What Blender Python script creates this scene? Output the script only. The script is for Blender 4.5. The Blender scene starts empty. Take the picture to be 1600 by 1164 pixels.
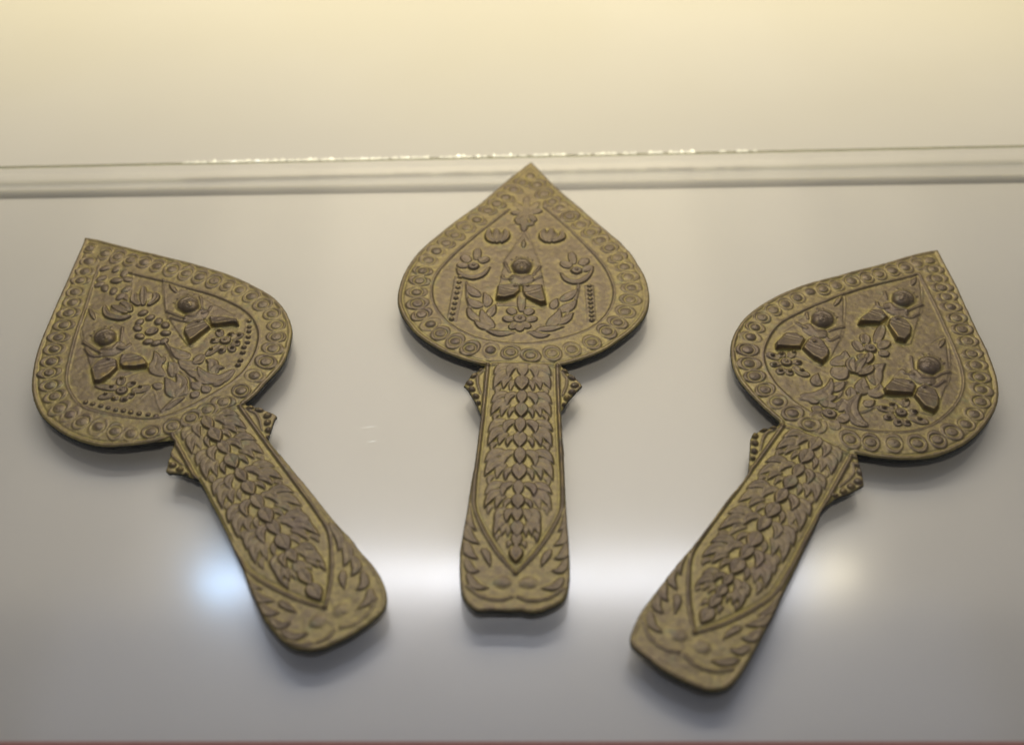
import bpy, math, random
import numpy as np
from mathutils import Vector
random.seed(7); rng = np.random.default_rng(7)
S = bpy.context.scene
MMU = 0.001                                  # the tables below are in millimetres
def R(a): return math.radians(a)
# ------------------------------------------------------------------ camera
TH = 2.1                                     # thickness of the cast plates
CAM_Z = 355.5 + TH
cam = bpy.data.cameras.new('camera'); camo = bpy.data.objects.new('camera', cam)
S.collection.objects.link(camo); S.camera = camo
cam.sensor_width = 36; cam.lens = 45; cam.clip_start = 0.01; cam.clip_end = 20
camo.location = (0, 0, CAM_Z*MMU); camo.rotation_euler = (R(90-46), 0, 0)
cam.dof.use_dof = True; cam.dof.focus_distance = 0.497; cam.dof.aperture_fstop = 5.6
# ------------------------------------------------------------------ light
W = bpy.data.worlds.new('World'); S.world = W; W.use_nodes = True
W.node_tree.nodes['Background'].inputs[0].default_value = (0.80, 0.83, 0.95, 1)
W.node_tree.nodes['Background'].inputs[1].default_value = 0.16
def area(name, x, y, z, sx, sy, power, col, rot=(0,0,0), shape='RECTANGLE'):
    d = bpy.data.lights.new(name, 'AREA'); d.shape = shape; d.size = sx
    if shape in ('RECTANGLE','ELLIPSE'): d.size_y = sy
    d.energy = power; d.color = col
    o = bpy.data.objects.new(name, d); S.collection.objects.link(o)
    o.location = (x, y, z); o.rotation_euler = rot
    return o
for k, (wd, pw) in enumerate(((0.46, 0.95), (0.74, 1.2), (1.06, 1.3), (1.5, 1.2), (2.3, 1.1))):   # unseen case top light, built of nested panels added to fade the sides
    area('unseen_case_top_light', 0, 1.14, 0.66+.004*k, wd, 0.92, pw, (1.0, 0.87, 0.64))
area('front_fill_light', 0, 0.46, 0.66, 0.85, 0.46, 0.52, (0.66, 0.74, 1.0))  # unseen fill lamp, added to brighten and cool the front
area('tube_lamp', 0.012, 0.672, 0.60, 0.52, 0.028, 0.72, (0.84, 0.88, 1.0))
area('tube_end_cool', -0.262, 0.668, 0.60, 0.044, 0.036, 0.085, (0.38, 0.64, 1.0), shape='ELLIPSE')
area('tube_end_warm', 0.290, 0.674, 0.60, 0.044, 0.030, 0.045, (1.0, 0.90, 0.66), shape='ELLIPSE')
wl = area('warm_back_light', -0.04, 0.78, 0.56, 1.0, 0.30, 1.35, (1.0, 0.87, 0.42)); wl.data.spread = R(72)      # added warm lamp over the board's back, spread narrowed to avoid its reflection
S.view_settings.view_transform = 'Standard'; S.view_settings.look = 'None'
S.view_settings.exposure = 0.25; S.view_settings.gamma = 1.0
S.view_settings.use_curve_mapping = False
S.render.engine = 'CYCLES'
S.cycles.max_bounces = 10; S.cycles.transparent_max_bounces = 16; S.cycles.glossy_bounces = 5
# ------------------------------------------------------------------ materials
def mat(name):
    m = bpy.data.materials.new(name); m.use_nodes = True
    nt = m.node_tree; nt.nodes.clear()
    out = nt.nodes.new('ShaderNodeOutputMaterial')
    def N(t, **kw):
        n = nt.nodes.new(t)
        for k, v in kw.items():
            if hasattr(n, k): setattr(n, k, v)
            else: n.inputs[k.replace('_', ' ')].default_value = v
        return n
    return m, N, (lambda a, b: nt.links.new(a, b)), out
def ramp(N, pts, interp='LINEAR'):
    n = N('ShaderNodeValToRGB'); cr = n.color_ramp; cr.interpolation = interp
    while len(cr.elements) < len(pts): cr.elements.new(0.5)
    for e, (p, c) in zip(cr.elements, pts):
        e.position = p; e.color = (*c, 1) if len(c) == 3 else c
    return n
def noise(N, L, co, scale, detail=4, rough=0.55):
    n = N('ShaderNodeTexNoise'); n.inputs['Scale'].default_value = scale
    n.inputs['Detail'].default_value = detail; n.inputs['Roughness'].default_value = rough
    L(co, n.inputs['Vector']); return n.outputs['Fac']
def mixc(N, L, fac, a, b):
    n = N('ShaderNodeMix'); n.data_type = 'RGBA'
    for s, v in ((n.inputs[0], fac), (n.inputs[6], a), (n.inputs[7], b)):
        if isinstance(v, (int, float)): s.default_value = v
        elif isinstance(v, tuple): s.default_value = (*v, 1)
        else: L(v, s)
    return n.outputs[2]
def mth(N, L, op, a, b=0.0, c=None, clamp=False):
    n = N('ShaderNodeMath'); n.operation = op; n.use_clamp = clamp
    for s, v in zip(n.inputs, (a, b, c)):
        if v is None: continue
        if isinstance(v, (int, float)): s.default_value = v
        else: L(v, s)
    return n.outputs[0]
def bronze():
    m, N, L, out = mat('aged_bronze')
    co = N('ShaderNodeTexCoord').outputs['Object']
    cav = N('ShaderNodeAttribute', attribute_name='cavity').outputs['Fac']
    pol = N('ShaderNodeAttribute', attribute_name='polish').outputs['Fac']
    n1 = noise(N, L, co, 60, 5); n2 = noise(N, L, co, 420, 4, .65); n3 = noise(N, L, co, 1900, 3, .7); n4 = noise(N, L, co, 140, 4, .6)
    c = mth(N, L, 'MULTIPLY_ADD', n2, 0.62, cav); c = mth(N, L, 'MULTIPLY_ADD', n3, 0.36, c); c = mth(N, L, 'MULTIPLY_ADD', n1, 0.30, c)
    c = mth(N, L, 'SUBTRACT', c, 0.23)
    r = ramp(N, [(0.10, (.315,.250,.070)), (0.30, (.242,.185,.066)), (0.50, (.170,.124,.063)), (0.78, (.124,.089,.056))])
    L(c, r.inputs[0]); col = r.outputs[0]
    g = ramp(N, [(0.60, (0,0,0)), (0.74, (1,1,1))]); L(n4, g.inputs[0])
    col = mixc(N, L, mth(N, L, 'MULTIPLY', g.outputs[0], 0.34), col, (.150,.190,.095))
    g2 = ramp(N, [(0.56, (0,0,0)), (0.75, (1,1,1))]); L(n1, g2.inputs[0])
    col = mixc(N, L, mth(N, L, 'MULTIPLY', g2.outputs[0], 0.35), col, (.155,.100,.082))
    col = mixc(N, L, pol, col, (.50,.36,.09))
    b = N('ShaderNodeBsdfPrincipled'); L(col, b.inputs['Base Color'])
    L(mth(N, L, 'MULTIPLY_ADD', pol, 0.55, 0.34), b.inputs['Metallic'])
    rr = mth(N, L, 'MULTIPLY_ADD', n2, 0.28, 0.25); L(mth(N, L, 'MULTIPLY_ADD', pol, -0.2, rr), b.inputs['Roughness'])
    bp = N('ShaderNodeBump'); bp.inputs['Strength'].default_value = 0.35; bp.inputs['Distance'].default_value = 0.0003
    b.inputs['Specular IOR Level'].default_value = .5
    L(mth(N, L, 'MULTIPLY_ADD', n3, 0.9, n2), bp.inputs['Height']); L(bp.outputs[0], b.inputs['Normal'])
    L(b.outputs[0], out.inputs[0]); return m
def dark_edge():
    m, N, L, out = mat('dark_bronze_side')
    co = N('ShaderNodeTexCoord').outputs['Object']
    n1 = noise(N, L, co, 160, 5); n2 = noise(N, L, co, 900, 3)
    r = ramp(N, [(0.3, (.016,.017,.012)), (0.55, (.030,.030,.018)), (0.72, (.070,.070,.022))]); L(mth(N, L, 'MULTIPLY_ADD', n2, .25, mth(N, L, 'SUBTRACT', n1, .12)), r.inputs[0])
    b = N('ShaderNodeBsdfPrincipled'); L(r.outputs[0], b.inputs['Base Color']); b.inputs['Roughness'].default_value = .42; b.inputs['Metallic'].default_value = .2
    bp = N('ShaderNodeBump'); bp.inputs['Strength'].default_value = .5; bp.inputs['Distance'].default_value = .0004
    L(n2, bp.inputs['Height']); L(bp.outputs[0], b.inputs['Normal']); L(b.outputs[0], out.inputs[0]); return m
def board_mat():
    m, N, L, out = mat('cream_board')
    co = N('ShaderNodeTexCoord').outputs['Object']
    n1 = noise(N, L, co, 9, 4); n2 = noise(N, L, co, 2400, 2)
    n0 = noise(N, L, co, 3.2, 3); r0 = ramp(N, [(.3,(0,0,0)),(.7,(1,1,1))]); L(n0, r0.inputs[0])
    c = mixc(N, L, n1, (.528,.498,.448), (.602,.573,.530)); c = mixc(N, L, mth(N, L, 'MULTIPLY', r0.outputs[0], .7), c, (.55,.515,.42)); c = mixc(N, L, mth(N, L, 'MULTIPLY', n2, .16), c, (.40,.38,.34))
    b = N('ShaderNodeBsdfPrincipled'); L(c, b.inputs['Base Color']); b.inputs['Roughness'].default_value = .30; b.inputs['IOR'].default_value = 1.5
    L(b.outputs[0], out.inputs[0]); return m
def glass_mat():
    m, N, L, out = mat('clear_glass')
    lw = N('ShaderNodeLayerWeight'); lw.inputs['Blend'].default_value = .5
    # Facing is 1-cos for blend .5 : Schlick reflectance of a glass face
    f = mth(N, L, 'POWER', lw.outputs['Facing'], 5.0); f = mth(N, L, 'MULTIPLY_ADD', f, .95, .048)
    t = N('ShaderNodeBsdfTransparent'); t.inputs[0].default_value = (.993,.993,.99,1)
    g = N('ShaderNodeBsdfGlossy'); co = N('ShaderNodeTexCoord').outputs['Object']
    L(mth(N, L, 'MULTIPLY_ADD', noise(N, L, co, 22, 5, .6), .10, .085), g.inputs['Roughness'])
    mx = N('ShaderNodeMixShader'); L(f, mx.inputs[0]); L(t.outputs[0], mx.inputs[1]); L(g.outputs[0], mx.inputs[2])
    L(mx.outputs[0], out.inputs[0]); return m
def edge_mat():
    m, N, L, out = mat('green_glass_edge')
    b = N('ShaderNodeBsdfPrincipled'); b.inputs['Base Color'].default_value = (.10,.085,.035,1); b.inputs['Roughness'].default_value = .25
    t = N('ShaderNodeBsdfTransparent'); t.inputs[0].default_value = (.80,.82,.66,1)
    mx = N('ShaderNodeMixShader'); mx.inputs[0].default_value = .45
    L(t.outputs[0], mx.inputs[1]); L(b.outputs[0], mx.inputs[2]); L(mx.outputs[0], out.inputs[0]); return m
def chip_mat():
    m, N, L, out = mat('chipped_glass')
    b = N('ShaderNodeBsdfPrincipled'); b.inputs['Base Color'].default_value = (.86,.84,.72,1); b.inputs['Roughness'].default_value = .22  # pale diffuse colour keeps chips bright, standing in for their sparkle
    b.inputs['Specular IOR Level'].default_value = 1.0; b.inputs['IOR'].default_value = 1.6
    L(b.outputs[0], out.inputs[0]); return m
def red_mat():
    m, N, L, out = mat('red_cloth')
    co = N('ShaderNodeTexCoord').outputs['Object']; n = noise(N, L, co, 300, 4)
    b = N('ShaderNodeBsdfPrincipled'); L(mixc(N, L, n, (.24,.10,.085), (.30,.14,.12)), b.inputs['Base Color']); b.inputs['Roughness'].default_value = .8
    L(b.outputs[0], out.inputs[0]); return m
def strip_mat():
    m, N, L, out = mat('shadow_grey')
    b = N('ShaderNodeBsdfPrincipled'); b.inputs['Base Color'].default_value = (.44,.41,.34,1); b.inputs['Roughness'].default_value = .9  # shadow tone of the band, painted into the strip's colour
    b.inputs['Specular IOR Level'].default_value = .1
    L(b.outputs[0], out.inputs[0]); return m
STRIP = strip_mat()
RED = red_mat()
BRONZE, DARK, BOARD, GLASS, EDGE, CHIP = bronze(), dark_edge(), board_mat(), glass_mat(), edge_mat(), chip_mat()
# ------------------------------------------------------------------ mesh helpers
def link(name, me, m, parent=None):
    o = bpy.data.objects.new(name, me); S.collection.objects.link(o)
    if m: me.materials.append(m)
    if parent: o.parent = parent
    return o
def pymesh(name, vs, fs, smooth=False):
    me = bpy.data.meshes.new(name); me.from_pydata([tuple(c*MMU for c in v) for v in vs], [], fs)
    if smooth: me.polygons.foreach_set('use_smooth', [True]*len(me.polygons))
    me.update(); return me
def npmesh(name, V, Q, NRM=None, attrs=None):
    """vertices in mm, quads, custom normals, float attributes"""
    me = bpy.data.meshes.new(name); nq = len(Q)
    me.vertices.add(len(V)); me.vertices.foreach_set('co', (V*MMU).astype(np.float32).ravel())
    me.loops.add(nq*4); me.loops.foreach_set('vertex_index', Q.astype(np.int32).ravel())
    me.polygons.add(nq); me.polygons.foreach_set('loop_start', np.arange(0, nq*4, 4, dtype=np.int32))
    me.polygons.foreach_set('loop_total', np.full(nq, 4, np.int32))
    me.polygons.foreach_set('use_smooth', np.ones(nq, bool))
    me.update(calc_edges=True)
    for k, a in (attrs or {}).items():
        at = me.attributes.new(k, 'FLOAT', 'POINT'); at.data.foreach_set('value', a.astype(np.float32))
    if NRM is not None: me.normals_split_custom_set_from_vertices(NRM.tolist())
    return me
SCRATCH = [((-56.5,316.5),(-49.5,317.6)),((-53.8,309.5),(-49.4,310.2)),((-43.0,347.5),(-40.6,347.9)),((-27.5,325.5),(-26.2,325.8)),((113.5,296.5),(115.2,296.9)),((113.6,291.4),(115.4,291.8))]
# ------------------------------------------------------------------ the board and the glass sheet
BZ = -8.0; GT = 5.0
v = [(x,y,z) for z in (BZ-18,BZ) for x,y in ((-900,-150),(900,-150),(900,1500),(-900,1500))]
o = link('display_board', pymesh('display_board', v, [(3,2,1,0),(4,5,6,7),(0,1,5,4),(1,2,6,5),(2,3,7,6),(3,0,4,7)]), BOARD); o['kind'] = 'structure'
def shadow_line(x): return 471.6+x*0.0252                  # line of an added grey strip, standing in for the glass edge's shadow
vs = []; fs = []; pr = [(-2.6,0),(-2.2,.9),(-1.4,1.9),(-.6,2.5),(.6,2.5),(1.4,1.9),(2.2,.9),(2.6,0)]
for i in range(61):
    x = -560+1120*i/60; vs += [(x, shadow_line(x)+p, BZ+q+.02) for p, q in pr]
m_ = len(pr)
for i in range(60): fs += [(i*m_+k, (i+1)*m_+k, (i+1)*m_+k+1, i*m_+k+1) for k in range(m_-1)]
o = link('shadow_strip', pymesh('shadow_strip', vs, fs, True), STRIP); o['label'] = 'added grey strip standing in for the soft shadow below the back edge of the glass'; o['category'] = 'strip'
def back(x): return 484.6 + (x)*0.0345              # line of the sheet's back edge
GX = 560.0; x0, x1 = -GX, GX
v = [(x0,60,0),(x1,60,0),(x1,back(x1),0),(x0,back(x0),0),(x0,60,-GT),(x1,60,-GT),(x1,back(x1),-GT),(x0,back(x0),-GT)]
gl = link('glass_sheet', pymesh('glass_sheet', v, [(0,1,2,3),(7,6,5,4),(0,4,5,1),(1,5,6,2),(3,7,4,0)]), GLASS)
gl['label'] = 'clear glass sheet with a chipped back edge, lying under the three paddles'; gl['category'] = 'glass sheet'
# ground back edge of the sheet: a dull bevel, then the clear face
n = 260; vs = []; fs = []; v2 = []; f2 = []
for i in range(n+1):
    x = x0+(x1-x0)*i/n; j = rng.normal(0, .10)
    y = back(x)
    vs += [(x, y-1.5+j, .03), (x, y+.55+j*.5, -.12), (x, y+1.05, -.75)]
    v2 += [(x, y+1.05, -.75), (x, y+1.05, -GT)]
for i in range(n):
    a = i*3; c = a+3
    fs += [(a,c,c+1,a+1),(a+1,c+1,c+2,a+2)]; f2.append((i*2,i*2+2,i*2+3,i*2+1))
link('back_edge', pymesh('back_edge', vs, fs), EDGE, gl)
link('back_face', pymesh('back_face', v2, f2), GLASS, gl)
# conchoidal chips along the middle of that edge, each a small facet of its own
x = -152.0
while x < 118:
    w = random.uniform(1.0, 3.6); y = back(x+w/2); dpt = random.uniform(.8, 1.9)
    if random.random() < (1 if x < -120 else .9 if x < 40 else .5):
        pr = [(0,.15),(.25,.8),(.55,1),(.8,.7),(1,.1)]; vs = []; tl = math.tan(R(random.uniform(-4, 30)))
        for u, d in pr: vs.append((x+u*w, y-.1-.2*random.random(), .10))
        for u, d in pr: vs.append((x+u*w, y+.1+d*dpt, .10+d*dpt*tl*.6+random.uniform(-.05,.10)))
        for u, d in pr: vs.append((x+u*w, y+.3+d*dpt, -1.0))
        fs = [(i,i+1,i+6,i+5) for i in range(4)]+[(i+5,i+6,i+11,i+10) for i in range(4)]
        link('edge_chip', pymesh('edge_chip', vs, fs), CHIP, gl)
    x += w*random.uniform(.75, 1.25)
# scratches on the sheet
for p, q in SCRATCH:
    d = np.array(q)-np.array(p); nn = np.array([-d[1], d[0]])/np.hypot(*d)*.13; mid_ = (np.array(p)+np.array(q))/2+nn
    v = [(*p,.03),(*(mid_-nn*1.2),.03),(*q,.03),(*(mid_+nn*1.2),.05)]
    link('scratch', pymesh('scratch', v, [(0,1,2,3)]), CHIP, gl)
# dust that has settled on the glass and on the paddles' surroundings
vs = []; fs = []
for i in range(260):
    x = random.uniform(-230, 230); y = random.uniform(190, 480); r = random.uniform(.07, .17); k = len(vs)
    vs += [(x-r,y,.02),(x,y-r*random.uniform(.5,1),.02),(x+r*random.uniform(.6,1.6),y,.02),(x,y+r,.02),(x,y,.02+r*.8)]
    fs += [(k,k+1,k+4),(k+1,k+2,k+4),(k+2,k+3,k+4),(k+3,k,k+4)]
o = link('dust', pymesh('dust', vs, fs), CHIP); o['kind'] = 'stuff'; o['label'] = 'fine pale dust specks scattered over the glass sheet'; o['category'] = 'dust'
# red trim along the front of the glass
vs = []; fs = []; pr = [(120,0),(120,2.2),(186.9,2.2),(188.6,1.2),(189.6,.1)]
for x in (-520, 520): vs += [(x, y, z) for y, z in pr]
fs = [(i,i+5,i+6,i+1) for i in range(4)]+[(0,1,2,3,4),(9,8,7,6,5)]
o = link('front_trim', pymesh('front_trim', vs, fs), RED); o['label'] = 'dark red trim strip lying along the front edge of the glass'; o['category'] = 'trim'
# ------------------------------------------------------------------ relief engine
CELL = 0.27
def sm(x): x = np.clip(x, 0, 1); return x*x*(3-2*x)
def catmull(P, n):
    P = np.asarray(P, float)
    if len(P) == 2: return P[0]+(P[1]-P[0])*np.linspace(0,1,n)[:,None]
    Q = np.vstack([2*P[0]-P[1], P, 2*P[-1]-P[-2]]); out = []
    m = len(P)-1
    for t in np.linspace(0, m, n):
        i = min(int(t), m-1); u = t-i; p0,p1,p2,p3 = Q[i:i+4]
        out.append(.5*((2*p1)+(-p0+p2)*u+(2*p0-5*p1+4*p2-p3)*u*u+(-p0+3*p1-3*p2+p3)*u**3))
    return np.array(out)
def chaikin(P, it=2):
    P = np.asarray(P, float)
    for _ in range(it):
        a = P[:-1]*.75+P[1:]*.25; b_ = P[:-1]*.25+P[1:]*.75
        P = np.vstack([P[:1], np.stack([a,b_],1).reshape(-1,2), P[-1:]])
    return P
def resample(P, step, closed=False):
    P = np.asarray(P, float)
    if closed: P = np.vstack([P, P[:1]])
    d = np.r_[0, np.cumsum(np.hypot(*np.diff(P, axis=0).T))]; n = max(2, int(d[-1]/step)+1)
    t = np.linspace(0, d[-1], n)[:-1] if closed else np.linspace(0, d[-1], n)
    return np.stack([np.interp(t, d, P[:,0]), np.interp(t, d, P[:,1])], 1)
def segdist(px, py, P, closed=False):
    """distance to a polyline, nearest point and arc parameter"""
    A = P if closed else P[:-1]; B = np.roll(P, -1, 0) if closed else P[1:]
    best = np.full(px.shape, 1e9); bx = np.zeros_like(px); by = np.zeros_like(px); bt = np.zeros_like(px)
    for i, (a, b_) in enumerate(zip(A, B)):
        d = b_-a; q = d@d+1e-12
        t = np.clip(((px-a[0])*d[0]+(py-a[1])*d[1])/q, 0, 1)
        x = a[0]+t*d[0]; y = a[1]+t*d[1]; r = (px-x)**2+(py-y)**2
        k = r < best; best = np.where(k, r, best); bx = np.where(k, x, bx); by = np.where(k, y, by); bt = np.where(k, (i+t)/len(A), bt)
    return np.sqrt(best), bx, by, bt
def inside(px, py, P):
    c = np.zeros(px.shape, bool); j = len(P)-1
    for i in range(len(P)):
        (x1_, y1_), (x2_, y2_) = P[i], P[j]; j = i
        if y1_ == y2_: continue
        c ^= ((y1_ > py) != (y2_ > py)) & (px < (x2_-x1_)*(py-y1_)/(y2_-y1_)+x1_)
    return c
def blur(A_, s):
    r = int(s*3+1); k = np.exp(-.5*(np.arange(-r, r+1)/s)**2); k /= k.sum()
    B = np.zeros_like(A_); Pd = np.pad(A_, ((r,r),(0,0)), 'edge')
    for i, w in enumerate(k): B += w*Pd[i:i+A_.shape[0]]
    C = np.zeros_like(A_); Pd = np.pad(B, ((0,0),(r,r)), 'edge')
    for i, w in enumerate(k): C += w*Pd[:, i:i+A_.shape[1]]
    return C
class Relief:
    def __init__(s, xs, ys):
        s.xs, s.ys = xs, ys; s.X, s.Y = np.meshgrid(xs, ys); s.H = np.zeros_like(s.X)
        s.L = np.zeros(s.X.shape, np.int32); s.names = []
    def id(s, nm):
        if nm not in s.names: s.names.append(nm)
        return s.names.index(nm)
    def win(s, x0, x1, y0, y1):
        i0, i1 = np.searchsorted(s.xs, (x0, x1)); j0, j1 = np.searchsorted(s.ys, (y0, y1))
        w = (slice(j0, j1), slice(i0, i1)); return w, s.X[w], s.Y[w]
    def put(s, w, val, base, part, mode, thr=.06):
        H = s.H[w]
        if mode == 'm':
            nv = base+val; k = (val > thr) & (nv > H); H[k] = nv[k]
        else:
            H += val; k = np.abs(val) > max(thr, .35*np.abs(val).max()) if val.size else None
        if part is not None and k is not None: s.L[w][k] = s.id(part)
    def dome(s, part, cx, cy, rx, ry, rot, h, pw, mode, base=0):
        m = max(rx, ry)*1.02; w, x, y = s.win(cx-m, cx+m, cy-m, cy+m); a = R(rot)
        u = ((x-cx)*math.cos(a)+(y-cy)*math.sin(a))/rx; v_ = (-(x-cx)*math.sin(a)+(y-cy)*math.cos(a))/ry
        s.put(w, h*np.clip(1-u*u-v_*v_, 0, 1)**pw, base, part, mode, .03)
    def ring(s, part, cx, cy, rx, ry, rot, wd, h, base=0):
        m = max(rx, ry)+3*wd; w, x, y = s.win(cx-m, cx+m, cy-m, cy+m); a = R(rot)
        u = ((x-cx)*math.cos(a)+(y-cy)*math.sin(a)); v_ = (-(x-cx)*math.sin(a)+(y-cy)*math.cos(a))
        q = np.sqrt((u/rx)**2+(v_/ry)**2)+1e-6; rr = np.sqrt(u*u+v_*v_); d = rr-rr/q
        s.put(w, h*np.exp(-(d/wd)**2), base, part if h > 0 else None, 'a')
    def stroke(s, part, P, wd, h, base=0):
        P = catmull(P, max(2, 6*len(P))); m = 2.6*wd
        w, x, y = s.win(P[:,0].min()-m, P[:,0].max()+m, P[:,1].min()-m, P[:,1].max()+m)
        d, _, _, t = segdist(x, y, P)
        s.put(w, h*np.exp(-(d/wd)**2), base, part if h > 0 else None, 'a')
    def leaf(s, part, ax, wd, h, prof, rim, lo, base=0):
        P = catmull(ax, 26); m = wd*1.1
        w, x, y = s.win(P[:,0].min()-m, P[:,0].max()+m, P[:,1].min()-m, P[:,1].max()+m)
        d, _, _, t = segdist(x, y, P)
        if prof == 'l': W_ = np.where(t < .42, np.sqrt(np.clip(1-((.42-t)/.42)**2, 0, 1)), 1-((np.maximum(t, .42)-.42)/.58)**1.7)
        elif prof == 'd': W_ = np.where(t < .36, np.sqrt(np.clip(1-((.36-t)/.36)**2, 0, 1)), (1-((np.maximum(t, .36)-.36)/.64))**.85)
        elif prof == 'p': W_ = np.where(t < .5, .35+.65*np.sqrt(np.clip(1-((.5-t)/.5)**2, 0, 1)), np.sqrt(np.clip(1-((np.maximum(t, .5)-.5)/.5)**2.4, 0, 1)))
        else: W_ = np.sin(np.pi*np.clip(t, 0, 1))**.55
        e = W_*wd-d; e = np.where((t <= 0)|(t >= 1), np.minimum(e, .01), e)
        val = h*(lo+(1-lo)*t)*sm(e/.6)*(.86+.14*np.clip(d/wd, 0, 1))
        val = val-.10*h*np.exp(-(d/.25)**2)*(e > .5)
        if rim: val = val+rim*np.exp(-((e-.42)/.22)**2)
        s.put(w, val, base, part, 'm')
    def poly(s, part, P, h, bev, ga, gb, h1, base=0):
        P = np.asarray(P, float); w, x, y = s.win(P[:,0].min(), P[:,0].max(), P[:,1].min(), P[:,1].max())
        if ga is not None: P = resample(np.vstack([P, P[:1]]), .5)[:-1]
        d, _, _, _ = segdist(x, y, P, True); d = np.where(inside(x, y, P), d, 0)
        val = h*sm(d/bev)
        if ga is not None:
            g = np.array(gb)-np.array(ga); t = ((x-ga[0])*g[0]+(y-ga[1])*g[1])/(g@g)
            t = np.clip(t, 0, 1.15)
            val = (h+(h1-h)*t**1.3)*np.sqrt(np.clip(1-(1-np.clip(d/.55, 0, 1))**2, 0, 1))
        s.put(w, val, base, part, 'm')
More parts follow.
